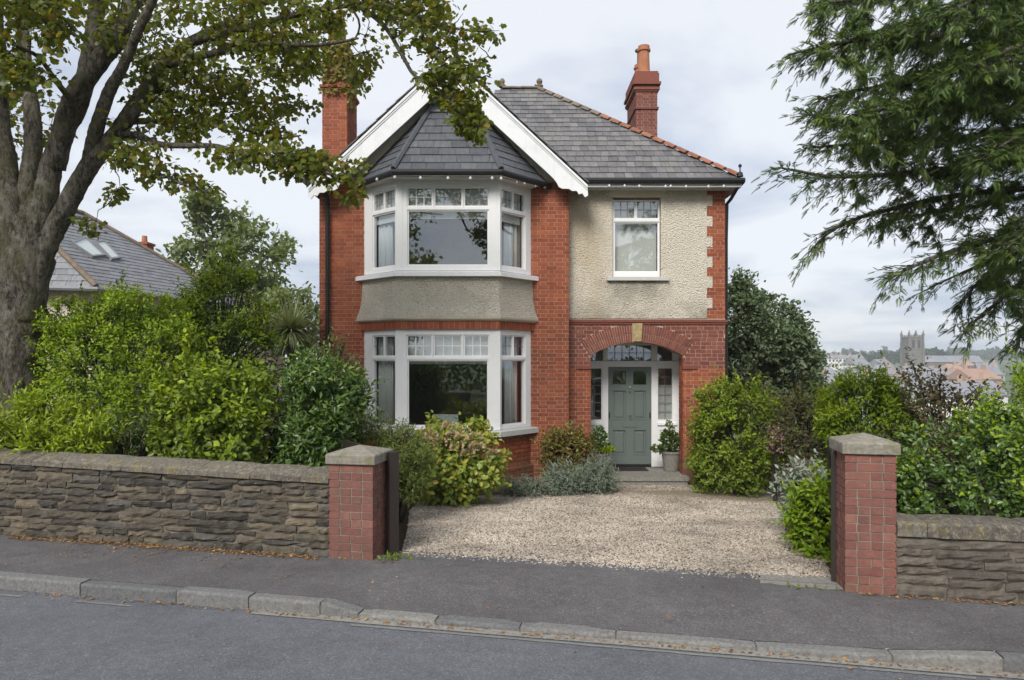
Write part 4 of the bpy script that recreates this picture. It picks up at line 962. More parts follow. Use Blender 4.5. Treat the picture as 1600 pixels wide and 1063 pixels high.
chimney('chimney', xx(503.5, Yl), xx(542.5, Yl), Yl, Yl + .95, 5.9, z_(66),
        [(.05, z_(137), z_(133)), (.025, z_(140), z_(137.2)), (.03, z_(76), z_(70))],
        [(xx(524, Yl + .4), Yl + .4, .62, .16, m['pot_orange'], False)], m['brick_red'])
# bricks: the 300 that matter most as separate pieces, the rest joined
left = 300
for pr, wobj, bs in sorted(BR_ALL, key=lambda t: t[0]):
    mt = m['brick_plum'] if wobj in (wing_wall,) and pr in (4, 0) and False else m['brick_red']
    if bs is va: mt = m['brick_plum']
    if bs is b3b or bs is b3a:
        hi_ = [b for b in bs if b[0][2] > zz(575, WY)]; lo_ = [b for b in bs if b[0][2] <= zz(575, WY)]
        obox_mesh('brickwork', hi_, m['brick_plum'], wobj); bs = lo_
    if bs is bb or bs is pl: bs = [b for b in bs if b[0][0] > -.6] + [b for b in bs if b[0][0] <= -.6]
    k = min(left, len(bs)); left -= k
    obox_parts('brick', bs[:k], mt, wobj); obox_mesh('brickwork', bs[k:], mt, wobj)
# festoon of little white bulbs along the eaves
fest = empty('festoon_lights', (0.9, 13.3, 5.9), 'string of small white festoon bulbs along the front eaves', 'string lights')
bx = [(xx(x, Y_), Y_, zz(y, Y_)) for x, y, Y_ in ((589, 281, 13.42), (617, 277.5, 13.12), (657, 278.5, 13.12), (700, 279, 13.12), (735, 279, 13.12), (769, 279, 13.12), (783, 279.5, 13.12), (807, 285, 13.5), (819, 287, 13.65), (836, 291, 13.9), (851, 292.5, 14.1),
      (952, 291, 14.17), (976, 291, 14.17), (999, 291.5, 14.17), (1040, 292, 14.17), (1048, 291.5, 14.17), (1072, 292, 14.17), (1107, 292, 14.17), (1131, 291.5, 14.17))]
mb = MB(); mb.tube([Vector(b) + Vector((0, .03, .035)) for b in bx[:11]], .005, 4); mb.tube([Vector(b) + Vector((0, .03, .035)) for b in bx[11:]], .005, 4); mb.build('cable', m['black_iron'], fest)
for b in bx: q = MB(); q.lathe((b[0], b[1], b[2] - .03), [(.006, 0), (.024, .01), (.03, .03), (.022, .05), (.012, .065)], 8); q.build('bulb', m['bulb_white'], fest, True)
# ------------------------------------------------------------------ garden walls, gate pillars, gates
SU = Vector((1, ST, 0)).normalized(); SN = Vector((SU.y, -SU.x, 0))     # along the street; towards the road
def WP(X, d=0.0, z=0.0):      # point on the wall line, d metres behind it
    q = Vector((X, float(wallY(X)), z)) - SN * d; q.z = z; return q
def stone_piece(name, M, u0, u1, z0, z1, depth, mat, parent, rough=.02, nu=None):
    L, H = u1 - u0, z1 - z0; nu = nu or (4 if L < .25 else 6); nz = 3; V = []; ph = random.random() * 100
    bulge = random.uniform(.002, .020) * min(1, H / .08); tilt = random.uniform(-.014, .010); fa = random.uniform(-.008, .008)
    for j in range(nz + 1):
        for i in range(nu + 1):
            a, b = i / nu, j / nz; a2, b2 = 2 * a - 1, 2 * b - 1
            edge = max(abs(a2) ** 9, abs(b2) ** 7)
            u = u0 + L * (.5 + a2 / 2 * (1 - .02 * b2 * b2)) + mnoise.noise((a * 3 + ph, b * 3, 1)) * .012
            z = z0 + H * (.5 + b2 / 2 * (1 - .06 * abs(a2) ** 3)) + mnoise.noise((a * 3.5 + ph, b * 2, 7)) * .012
            d = bulge * (1 - edge) - .010 * edge + mnoise.noise((a * L * 16 + ph, b * H * 20, 3)) * rough + tilt * b2 + random.uniform(-.007, .007) + fa * a2
            V.append(tuple(M @ Vector((u, d, z))))
    n1 = nu + 1; Fs = [(j * n1 + i, j * n1 + i + 1, (j + 1) * n1 + i + 1, (j + 1) * n1 + i) for j in range(nz) for i in range(nu)]
    rim = list(range(n1)) + [j * n1 + nu for j in range(1, nz + 1)] + [nz * n1 + i for i in range(nu - 1, -1, -1)] + [j * n1 for j in range(nz - 1, 0, -1)]
    b0 = len(V); off = M.to_3x3() @ Vector((0, -depth, 0))
    V += [tuple(Vector(V[k]) + off) for k in rim]; n = len(rim)
    Fs += [(rim[k], b0 + k, b0 + (k + 1) % n, rim[(k + 1) % n]) for k in range(n)]
    mb = MB(); mb.add(V, Fs); return mb.build(name, mat, parent, False)
def coping(M, u0, u1, zb, prof, mat, parent, slope=0.0):
    V = []; K = max(2, int((u1 - u0) / .12))
    for i in range(K + 1):
        u = u0 + (u1 - u0) * i / K
        for d, z in prof:
            e_ = .010 if i in (0, K) else 0
            V.append(tuple(M @ Vector((u, d - (e_ if d > -.1 else -e_) + random.uniform(-.004, .004), zb(u) + z - e_ * (z > .02) + random.uniform(-.004, .004)))))
    n = len(prof); Fs = [(i * n + j, (i + 1) * n + j, (i + 1) * n + j + 1, i * n + j + 1) for i in range(K) for j in range(n - 1)] + [tuple(range(n)), tuple(range(K * n, K * n + n))[::-1]]
    mb = MB(); mb.add(V, Fs); return mb.build('coping_stone', mat, parent)
def garden_wall(label, X0, X1, zb, courses, prof, mat, lens, joints, th=.36):
    w = empty('garden_wall', WP((X0 + X1) / 2, 0, float(paveZ((X0 + X1) / 2))), label, 'garden wall', 'street walls')
    o = WP(X0); M = fr((o.x, o.y, 0), SU, SN); k = 1 / SU.x; L = (X1 - X0) * k
    core = MB(); n = 12
    pts = [M @ Vector((0, -.016, float(paveZ(X0)) - .3)), M @ Vector((L, -.016, float(paveZ(X1)) - .3)), M @ Vector((L, -.016, zb(X1) - .005)), M @ Vector((0, -.016, zb(X0) - .005))]
    core.prism(pts, -SN * (th - .05)); core.build('core', m['mortar_dark'], w)
    for c in range(len(courses) - 1):
        u = -random.random() * .1
        while u < L - .02:
            l = random.uniform(*lens) * (1.35 if random.random() < .2 else 1); a, b = max(u, 0), min(u + l, L); u += l
            if b - a < .05: continue
            if L - b < .06: b = L; u = L + 1
            X = X0 + (a + b) / 2 / k; lo, hi = float(paveZ(X)) - .02, zb(X)
            f0, f1 = courses[c] + random.uniform(-.012, .012), courses[c + 1] + random.uniform(-.012, .012)
            z0, z1 = lo + (hi - lo) * f0, lo + (hi - lo) * min(1, f1)
            if z1 - z0 > .115 and random.random() < .35 and b - a < .4:
                zm = z0 + (z1 - z0) * random.uniform(.4, .6); stone_piece('stone', M, a + .002, b - .002, z0, zm - .002, .06, m[mat], w, .022); stone_piece('stone', M, a + .002, b - .002, zm + .002, z1 - .002, .06, m[mat], w, .022)
            else: stone_piece('stone', M, a + .002, b - .002, z0 + .001, z1 - .001, .06, m[mat], w, .022)
    js = [X0] + [x for x in joints if X0 < x < X1] + [X1]
    for a, b in zip(js[:-1], js[1:]):
        coping(M, (a - X0) * k + .003, (b - X0) * k - .003, lambda u: zb(X0 + u / k), prof, m['coping'], w)
    return w
pxX = lambda x: (x - 800) / F * 6.692 / (1 - ST * (x - 800) / F * -1) if False else (lambda s_: s_ * 6.692 / (1 - ST * s_))((x - 800) / F)
XLp0, XLp1 = pxX(515), pxX(583); XRp0, XRp1 = pxX(1320), pxX(1400)
zbl = lambda X: CZ - 1.144 - .0245 * (X + 5.58)
profL = [(.028, 0), (.031, .056), (.020, .063), (-.08, .096), (-.22, .122), (-.30, .114), (-.385, .07), (-.385, 0)]
garden_wall('long dark rubble stone wall with mossy coping left of the drive', -9.0, XLp0 - .004, zbl, [0, .12, .215, .30, .41, .52, .61, .71, .80, .91, 1.0], profL, 'rubble', (.13, .48),
            [-8.3, -7.4, -6.6, -6.1] + [pxX(v) for v in (22, 52, 100, 190, 310, 391, 470)])
profR = [(.028, 0), (.03, .105), (.01, .128), (-.14, .14), (-.34, .13), (-.385, .10), (-.385, 0)]
zbr = lambda X: CZ - 1.515
garden_wall('low grey stone wall with flat coping right of the drive', XRp1 + .004, 8.0, zbr, [0, .2, .36, .5, .66, .82, 1.0], profR, 'rubble_grey', (.28, .62), [pxX(1448), pxX(1610), 5.4, 6.4])
def pillar(label, X0, X1, zb, zt, ncs, capo):
    o = WP(X0, -.01); w = (X1 - X0) / SU.x; M = fr((o.x, o.y, 0), SU, SN)
    c = M @ Vector((w / 2, -w / 2, zb)); pil = empty('gate_pillar', c, label, 'gate pillar', 'brick gate pillars')
    core = MB(); core.box(.008, w - .008, -w + .008, -.008, zb - .2, zt, M); core.build('core', m['mortar'], pil)
    ch = (zt - zb) / ncs; bs = []; g = .0055
    def bx(a, b, d0, d1, z0, z1):
        j = random.uniform(-.003, .003); d1 += j if d1 > -.02 else 0
        cc = M @ Vector(((a + b) / 2, (d0 + d1) / 2, (z0 + z1) / 2)); h = ((b - a) / 2, (d1 - d0) / 2, (z1 - z0) / 2)
        bs.append((tuple(cc), [[M[i][0] * h[0], M[i][1] * h[1], M[i][2] * h[2]] for i in range(3)]))
    for k in range(ncs):
        z0, z1 = zb + k * ch + g, zb + (k + 1) * ch - g; q = w / 4
        cutsF = [0, q, 2 * q, 3 * q, w] if random.random() < .5 else random.choice(([0, 2 * q, 3 * q, w], [0, q * 1.02, 2 * q, w], [0, q, 3 * q, w], [0, 2 * q, w]))
        cutsF = [v + (random.uniform(-.007, .007) if 0 < v < w else 0) for v in cutsF]
        if k == 0: z0 -= .06
        for a, b in zip(cutsF[:-1], cutsF[1:]):
            bx(a + (g if a > 0 else 0), b - (g if b < w else 0), -.105, 0, z0, z1)
            bx(a + (g if a > 0 else 0), b - (g if b < w else 0), -w, -w + .105, z0, z1)
        m3 = (w - .21 - .02) ; cs_ = [0, .5, 1] if k % 2 else [0, .33, .67, 1]
        for a, b in zip(cs_[:-1], cs_[1:]):
            d0, d1 = -.115 - m3 * b + g, -.115 - m3 * a - g + 0
            jj = random.uniform(-.003, .003)
            bx(w - .1 + jj, w + jj, d0, d1, z0, z1); bx(jj, .1 + jj, d0, d1, z0, z1)
    obox_parts('brick', bs, m['brick_pier'], pil)
    cp = MB(); a = capo; V = []; K = 4
    ring = [(-a, a), (w + a, a), (w + a, -w - a), (-a, -w - a)]
    lv = [(0, zt + .002), (0, zt + .095), (-.012, zt + .105)]
    for ins, z in lv:
        for (u, d) in ring:
            V.append(tuple(M @ Vector((u + (ins * -1 if u < w / 2 else ins), d + (ins if d > -w / 2 else -ins), z))))
    V.append(tuple(M @ Vector((w / 2, -w / 2, zt + .17))))
    Fs = [(0, 1, 2, 3)] + [(4 * l + k, 4 * l + (k + 1) % 4, 4 * l + 4 + (k + 1) % 4, 4 * l + 4 + k) for l in range(2) for k in range(4)] + [(8 + k, 8 + (k + 1) % 4, 12) for k in range(4)]
    cp.add(V, Fs); o = cp.build('pillar_cap', m['pier_cap'], pil)
    bm = bmesh.new(); bm.from_mesh(o.data); bmesh.ops.recalc_face_normals(bm, faces=bm.faces[:]); bmesh.ops.bevel(bm, geom=bm.edges[:], offset=.006, segments=1, affect='EDGES'); bm.to_mesh(o.data); bm.free()
    return pil
pzL = float(paveZ(XLp1)) - .005; pzR = float(paveZ(XRp0)) - .005
pillar('red brick gate pillar with pyramid cap at the end of the long stone wall', XLp0, XLp1, pzL, CZ - 1.045, 12, .03)
pillar('taller red brick gate pillar with mossy cap beside the low stone wall', XRp0, XRp1, pzR, CZ - .827, 16, .028)
def gate(label, A, B, zb, zt, flip):
    A, B = Vector(A), Vector(B); d = (B - A); L = d.length; n = Vector((d.y, -d.x, 0)).normalized(); M = fr((A.x, A.y, 0), d, n)
    g = empty('timber_gate', (A.x, A.y, zb), label, 'gate', 'timber gates')
    mb = MB(); mb.box(0, .10, -.05, .05, zb, zt, M); mb.build('stile', m['dark_timber'], g)
    mb = MB(); mb.box(L - .09, L, -.03, .03, zb + .05, zt - .02, M); mb.build('stile', m['dark_timber'], g)
    for z0, z1 in ((zt - .12, zt - .021), (zb + .12, zb + .24), ((zb + zt) / 2 - .05, (zb + zt) / 2 + .05)):
        mb = MB(); mb.box(.102, L - .092, -.028, .012, z0, z1, M); mb.build('rail', m['dark_timber'], g)
    k = int((L - .2) / .12)
    for i in range(k):
        a = .104 + (L - .2) * i / k; mb = MB(); mb.box(a + .003, a + (L - .2) / k - .003, .013, .031, zb + .08, zt - .03, M); mb.build('board', m['dark_timber'], g)
    return g
hg = Vector((xx(616, 7.22), 7.22, 0))
gate('dark timber gate folded back behind the left brick pillar', (hg.x, hg.y, 0), (-2.02, 8.55, 0), float(groundZ(hg.x, 7.2)) + .02, CZ - .955, 0)
hg2 = Vector((xx(1308.5, 6.42), 6.42, 0))
gR = gate('dark timber gate folded back behind the right brick pillar', (hg2.x, hg2.y, 0), (hg2.x + .62, 7.95, 0), float(groundZ(hg2.x, 6.4)) + .02, CZ - .865, 0)
mb = MB(); mb.lathe((hg2.x + .02, hg2.y + .02, CZ - .866), [(.035, 0), (.035, .01), (.028, .03), (.012, .045)], 8); mb.build('post_finial', m['black_iron'], gR)

# ------------------------------------------------------------------ plants
def norm(a): return a / np.maximum(1e-9, np.linalg.norm(a, axis=-1, keepdims=True))
T_OVAL = (np.array([(0, 0, 0), (.35, .24, .05), (.72, .19, .03), (1, 0, -.08), (.72, -.19, .03), (.35, -.24, .05)]), [(0, 1, 2, 3), (0, 3, 4, 5)])
T_DIA = (np.array([(0, 0, 0), (.45, .26, .05), (1, 0, -.06), (.45, -.26, .05)]), [(0, 1, 2), (0, 2, 3)])
T_LONG = (np.array([(0, 0, 0), (.4, .13, .03), (1, 0, -.12), (.4, -.13, .03)]), [(0, 1, 2), (0, 2, 3)])
T_LOBE = (np.array([(0, 0, 0), (.10, .30, .0), (.30, .52, -.05), (.48, .30, .02), (.78, .36, -.06), (1.0, 0, -.10), (.78, -.36, -.06), (.48, -.30, .02), (.30, -.52, -.05), (.10, -.30, 0), (.40, 0, .05)]),
          [(10, 0, 1, 2), (10, 2, 3, 4), (10, 4, 5, 6), (10, 6, 7, 8), (10, 8, 9, 0)])
def _spray(pairs=8):
    V = []; Fs = []
    def add(v, f): b = len(V); V.extend(v); Fs.extend(tuple(i + b for i in q) for q in f)
    n = pairs; zc = lambda x: -.16 * x * x
    add([(0, .008, 0), (.5, .006, zc(.5)), (1, 0, zc(1)), (.5, -.006, zc(.5)), (0, -.008, 0)], [(0, 1, 3, 4)])
    for i in range(n):
        x = .08 + .86 * i / n; l = .46 * (1 - .6 * x)
        for s_ in (1, -1):
            ex, ey = x + l * .75, s_ * l * .62; add([(x, 0, zc(x)), (x + l * .42, s_ * l * .26, zc(x) + .005), (ex, ey, zc(ex) - .06), (x + l * .30, s_ * l * .38, zc(x) - .01)], [(0, 1, 2, 3)])
    add([(.93, .02, zc(.93)), (1.12, 0, zc(1.1)), (.93, -.02, zc(.93))], [(0, 1, 2, 2)][:0] + [(0, 1, 2)][:0])
    return np.array(V), [f for f in Fs]
T_SPRAY = _spray(11)
def leaf_arrays(p, a, nrm, size, tpl, wid=1.0):
    """place template leaves: p points, a leaf directions, nrm leaf normals"""
    V0, Fs = tpl; a = norm(a); b = norm(np.cross(nrm, a)); n = np.cross(a, b); size = np.asarray(size)[:, None, None]
    V = p[:, None, :] + size * (V0[None, :, 0:1] * a[:, None] + wid * V0[None, :, 1:2] * b[:, None] + V0[None, :, 2:3] * n[:, None])
    k = len(V0); N = len(p); out = []
    for L in sorted({len(f) for f in Fs}):
        fl = np.array([f for f in Fs if len(f) == L]); out.append((fl[None] + k * np.arange(N)[:, None, None]).reshape(-1, L))
    return V.reshape(-1, 3), out, [len([f for f in Fs if len(f) == q.shape[1]]) for q in out]
def foliage(name, p, a, nrm, size, tpl, mat, parent, rnd=None, wid=1.0):
    V, Fq, per = leaf_arrays(p, a, nrm, size, tpl, wid); rnd = rng.random(len(p)) if rnd is None else rnd
    return fast_mesh(name, V, Fq, mat, parent, [np.repeat(rnd, k) for k in per], False, 'stuff')
def rdir(n): return norm(rng.normal(size=(n, 3)))
def fnoise(P_, f, seed=0):
    s_ = np.array([1.7, 9.2, 3.3]) * (seed + 1)
    return (np.sin(P_[:, 0] * f + s_[0]) * np.cos(P_[:, 1] * f * 1.13 + s_[1]) + np.sin(P_[:, 2] * f * .91 + s_[2] + P_[:, 0] * f * .5) + np.cos(P_[:, 1] * f * .7 - P_[:, 2] * f * .6 + s_[0])) / 2.4
def bush_points(c, r, n, seed, pw=2.0, lump=.16, shell=.55, zlow=-.9, clump=.20):
    r = np.array(r, float); d = rdir(int(n * 1.5)); d = d[d[:, 2] > zlow][:n]
    def surf(d):
        k = (np.abs(d) ** pw).sum(1) ** (-1 / pw) if pw != 2.0 else np.ones(len(d))
        f = 1 + lump * .9 * fnoise(d, 3.1, seed) + lump * .7 * fnoise(d, 7.3, seed + 3); return d * k[:, None], f
    base, f = surf(d); rad = 1 - (rng.random(len(d)) ** 1.8) * shell
    if clump:                                        # three quarters of the twigs sit on rounded clumps with gaps between
        m_ = int(len(d) * .72); rc = clump * float(np.cbrt(r[0] * r[2] * min(r[1], r[0]))); K = max(14, int(2.6 * (r[0] * r[2]) / rc ** 2)); kd = rdir(K * 2); kd = kd[kd[:, 2] > max(zlow, -.75)][:K]; kb, kf = surf(kd)
        ctr = kb * (kf * rng.uniform(.74, .98, len(kd)))[:, None] * r; own = rng.integers(len(kd), size=m_); e_ = norm(rdir(m_) + kd[own] * .75 + np.array([0, 0, .35])); rr_ = rc * rng.uniform(.6, 1.25, len(kd))[own]
        off = e_ * (rr_ * (1 - .6 * rng.random(m_) ** 2.5))[:, None]; pos = base * (f * rad * .88)[:, None] * r; pos[:m_] = ctr[own] + off
        out = (e_ * kd[own]).sum(1); dd = d.copy(); dd[:m_] = norm(kd[own] * .5 + e_); rad2 = rad * .8; rad2[:m_] = .80 + .16 * np.clip(out, 0, 1) + .06 * e_[:, 2]
        bush_points.f = np.ones(len(d)); return np.array(c) + pos, dd, rad2
    bush_points.f = f
    return np.array(c) + base * (f * rad)[:, None] * np.array(r), d, rad
def bush(name, label, cat, box, Y, depth, mat, n, size, tpl=T_OVAL, pw=2.0, lump=.16, tips=None, group=None, z0=None, extra=None, wid=1.0, up=.35, stems=6, per=6, stem_mat='twig', sdir=None, shoots=45):
    x0, x1, y0, y1 = box; seed = abs(hash(label)) % 17 if False else sum(map(ord, label)) % 23
    cx, cz = xx((x0 + x1) / 2, Y), zz((y0 + y1) / 2, Y); rx, rz = (x1 - x0) / 2 / F * Y, (y1 - y0) / 2 / F * Y
    gz_ = float(groundZ(cx, Y)) if z0 is None else z0
    o = empty(name, (cx, Y, gz_), label, cat, group)
    tw, d, rad = bush_points((cx, Y, cz), (rx, depth, rz), n // per, seed, pw, lump); rad = rad + (bush_points.f - 1) * .8
    if extra:
        for (bx0, bx1, by0, by1, fr_) in extra:
            t2, d2, r2 = bush_points((xx((bx0 + bx1) / 2, Y), Y, zz((by0 + by1) / 2, Y)), ((bx1 - bx0) / 2 / F * Y, depth * .7, (by1 - by0) / 2 / F * Y), int(n // per * fr_), seed + 5, 2.0, lump)
            tw = np.concatenate([tw, t2]); d = np.concatenate([d, d2]); rad = np.concatenate([rad, r2])
    if shoots:
        up_ = np.where((rad > .85) & (d[:, 2] > -.2))[0]; sel_ = up_[rng.integers(len(up_), size=shoots)]; st, sd2 = [], []
        for q_ in sel_:
            dr = norm(d[q_] * .8 + [0, 0, .7] + rng.normal(0, .35, 3)); L_ = rng.uniform(.10, .38) * min(1.3, rz / .7)
            for f_ in np.linspace(.1, 1, max(2, int(L_ / (size * 1.1)))): st.append(tw[q_] + dr * L_ * f_ + np.array([0, 0, -.12 * L_ * f_ * f_])); sd2.append(dr)
        tw = np.concatenate([tw, np.array(st)]); d = np.concatenate([d, np.array(sd2)]); rad = np.concatenate([rad, np.full(len(st), 1.0)])
    k = tw[:, 2] > gz_ + .03; tw, d, rad = tw[k], d[k], rad[k]
    ax = norm(d + np.array([0, 0, up]) + rng.normal(0, .35, d.shape))                 # twig direction
    if sdir is not None: ax = norm(ax + np.array(sdir))
    p = np.repeat(tw, per, 0); A = np.repeat(ax, per, 0); t_ = np.tile(np.linspace(-.9, 1, per), len(tw))
    p = p + A * (t_ * size * 1.5)[:, None] + rng.normal(0, size * .22, p.shape)
    la = norm(A * .55 + rdir(len(p)) * .8 + np.array([0, 0, -.10])); nn = norm(np.repeat(d, per, 0) * .6 + rdir(len(p)) * .55 + np.array([0, -.12, .65]))
    rr = np.clip(rng.random(len(p)) * .75 + .25 * np.repeat(rng.random(len(tw)), per), 0, 1)
    sz = size * rng.uniform(.7, 1.25, len(p)); sel = np.zeros(len(p), bool)
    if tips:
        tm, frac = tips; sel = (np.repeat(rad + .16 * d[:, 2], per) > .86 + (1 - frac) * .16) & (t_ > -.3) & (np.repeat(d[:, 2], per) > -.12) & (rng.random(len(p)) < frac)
        if sel.any(): foliage('bright_tip_foliage', p[sel], la[sel], nn[sel], sz[sel], tpl, m[tm], o, None, wid)  # new growth whose brighter colour also paints highlights on outer, upward-facing tips
    foliage('foliage', p[~sel], la[~sel], nn[~sel], sz[~sel], tpl, m[mat], o, rr[~sel], wid)
    mb = MB()
    for i in range(stems):
        e_ = tw[rng.integers(len(tw))]; b_ = np.array([cx + rng.normal(0, rx * .15), Y + rng.normal(0, depth * .15), gz_ - .1]); e_ = b_ + (e_ - b_) * .8
        mid = (b_ + e_) / 2 + rng.normal(0, .08, 3) + [0, 0, .1]; mb.tube([b_, mid, e_], [.035, .024, .010], 6)
    # fine twigs that hold the leaf clusters
    sub = tw[rng.integers(len(tw), size=min(len(tw), 160))]
    for e_ in sub:
        v = e_ - np.array([cx, Y, cz - rz * .3]); mb.tube([e_ - v * .45, e_ - v * .1 + [0, 0, .02], e_], [.009, .006, .003], 3, None, False)
    mb.build('stem', m[stem_mat], o)
    return o

HG = 'shrubs in the front garden'
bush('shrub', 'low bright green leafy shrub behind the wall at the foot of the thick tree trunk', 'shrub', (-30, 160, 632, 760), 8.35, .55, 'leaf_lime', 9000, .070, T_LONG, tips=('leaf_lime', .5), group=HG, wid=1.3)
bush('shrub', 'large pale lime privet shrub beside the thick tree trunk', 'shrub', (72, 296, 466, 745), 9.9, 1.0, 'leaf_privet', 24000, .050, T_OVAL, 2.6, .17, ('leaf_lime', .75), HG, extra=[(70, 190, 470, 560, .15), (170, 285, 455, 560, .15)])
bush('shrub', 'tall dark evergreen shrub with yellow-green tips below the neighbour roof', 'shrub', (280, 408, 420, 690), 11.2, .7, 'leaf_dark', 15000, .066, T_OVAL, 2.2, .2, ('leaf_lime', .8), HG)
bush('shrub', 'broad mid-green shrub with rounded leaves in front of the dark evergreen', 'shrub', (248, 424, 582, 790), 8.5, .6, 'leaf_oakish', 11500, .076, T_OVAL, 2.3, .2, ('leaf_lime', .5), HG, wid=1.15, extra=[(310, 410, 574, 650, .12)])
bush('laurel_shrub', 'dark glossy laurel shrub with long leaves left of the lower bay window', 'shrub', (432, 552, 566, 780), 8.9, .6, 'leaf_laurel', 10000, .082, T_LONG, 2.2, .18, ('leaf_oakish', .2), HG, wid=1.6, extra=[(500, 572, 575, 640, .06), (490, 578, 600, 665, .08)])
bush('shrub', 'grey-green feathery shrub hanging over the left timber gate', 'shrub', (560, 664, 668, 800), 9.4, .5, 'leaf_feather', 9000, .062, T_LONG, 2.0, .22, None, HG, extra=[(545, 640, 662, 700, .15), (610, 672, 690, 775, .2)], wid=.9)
bush('shrub', 'thin brownish sprigs rising above the laurel against the brick', 'shrub', (482, 562, 538, 620), 10.0, .3, 'leaf_brown', 800, .055, T_LONG, 2.0, .2, None, HG, z0=.2)
hyd = bush('hydrangea', 'hydrangea with yellowing leaves and faded flower heads under the bay window', 'hydrangea', (648, 780, 670, 790), 11.4, .62, 'leaf_hydrangea', 6000, .092, T_OVAL, 2.3, .12, None, None, wid=1.5, per=5, shoots=12)
for (x, y) in ((668, 662), (684, 664), (700, 660), (716, 664), (732, 667), (745, 673), (676, 672), (705, 672), (724, 676), (752, 690), (690, 682), (664, 680), (742, 688), (772, 700), (735, 700), (716, 690), (700, 655)):
    c = P(x + random.uniform(-4, 4), y + 10, 11.4 - (.76 if y > 668 else .45) + random.uniform(0, .1) + abs(x - 712) * .004); d = rdir(70); d = d[d[:, 2] > -.5]
    foliage('flower_head', np.array(c) + d * [.085, .085, .06], d, np.roll(d, 1, 1), np.full(len(d), .042), T_DIA, m['flower_dry'], hyd, None, 1.8)
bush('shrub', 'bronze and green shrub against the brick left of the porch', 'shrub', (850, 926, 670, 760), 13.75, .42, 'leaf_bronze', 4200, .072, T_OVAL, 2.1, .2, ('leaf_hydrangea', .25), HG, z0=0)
LG = 'silvery border plants by the drive edge'
CLEAN = 0
bush('lavender', 'pale silvery clump low under the right end of the bay window', 'border plant', (782, 862, 756, 782), 12.55, .28, 'leaf_silver', 1500, .075, T_LONG, 2.0, .2, None, LG, wid=.6, up=1.0, stems=2)
bush('lavender', 'silver-grey clump in front of the bronze shrub', 'border plant', (852, 912, 736, 776), 12.9, .26, 'leaf_silver', 1500, .10, T_LONG, 2.0, .2, None, LG, wid=.6, up=1.0, stems=2)
bush('lavender', 'silver-grey clump at the left end of the doorstep', 'border plant', (905, 962, 728, 774), 13.2, .26, 'leaf_silver', 1500, .10, T_LONG, 2.0, .22, None, LG, wid=.6, up=.9, stems=2)
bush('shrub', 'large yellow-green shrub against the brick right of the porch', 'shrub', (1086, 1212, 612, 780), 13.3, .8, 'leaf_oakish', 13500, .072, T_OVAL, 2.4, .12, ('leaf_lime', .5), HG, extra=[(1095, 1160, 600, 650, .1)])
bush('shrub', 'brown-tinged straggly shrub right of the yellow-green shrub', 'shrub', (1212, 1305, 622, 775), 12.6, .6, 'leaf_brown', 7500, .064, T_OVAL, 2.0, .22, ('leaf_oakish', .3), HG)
bush('flowers', 'small pink flowers between the yellow-green and brown shrubs', 'flowers', (1203, 1228, 668, 720), 12.3, .2, 'leaf_pink', 90, .045, T_OVAL, 2.0, .3, None, None, stems=3, z0=0, wid=1.5, shoots=10)
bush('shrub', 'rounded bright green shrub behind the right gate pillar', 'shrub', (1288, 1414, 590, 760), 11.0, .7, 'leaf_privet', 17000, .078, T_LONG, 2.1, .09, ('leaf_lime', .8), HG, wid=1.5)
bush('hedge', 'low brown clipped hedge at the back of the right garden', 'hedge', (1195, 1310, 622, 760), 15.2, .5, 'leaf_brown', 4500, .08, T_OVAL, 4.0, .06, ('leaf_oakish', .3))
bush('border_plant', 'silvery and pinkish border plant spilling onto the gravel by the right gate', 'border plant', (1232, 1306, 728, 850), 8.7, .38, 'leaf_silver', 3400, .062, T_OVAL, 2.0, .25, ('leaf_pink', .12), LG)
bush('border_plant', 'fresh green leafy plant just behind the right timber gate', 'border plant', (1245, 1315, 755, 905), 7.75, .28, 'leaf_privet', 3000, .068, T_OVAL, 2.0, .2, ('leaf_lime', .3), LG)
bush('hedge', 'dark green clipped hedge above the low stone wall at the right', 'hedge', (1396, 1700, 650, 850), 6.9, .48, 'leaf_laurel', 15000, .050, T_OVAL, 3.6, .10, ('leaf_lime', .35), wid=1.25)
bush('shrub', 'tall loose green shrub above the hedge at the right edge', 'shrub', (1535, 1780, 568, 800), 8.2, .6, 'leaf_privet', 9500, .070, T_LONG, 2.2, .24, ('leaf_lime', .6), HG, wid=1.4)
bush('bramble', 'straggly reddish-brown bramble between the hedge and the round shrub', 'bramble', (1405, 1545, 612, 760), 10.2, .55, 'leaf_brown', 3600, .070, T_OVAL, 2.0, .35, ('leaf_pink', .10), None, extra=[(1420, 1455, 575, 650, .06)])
# garden backdrop so nothing but planting shows between the shrubs
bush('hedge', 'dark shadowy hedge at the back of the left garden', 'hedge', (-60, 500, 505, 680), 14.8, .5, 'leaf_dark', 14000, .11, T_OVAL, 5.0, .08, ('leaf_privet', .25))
bush('shrub', 'small dark twiggy shrub between the low bright shrub and the broad shrub', 'shrub', (165, 245, 655, 780), 8.7, .4, 'leaf_dark', 3600, .06, T_LONG, 2.0, .25, ('leaf_brown', .2), HG)

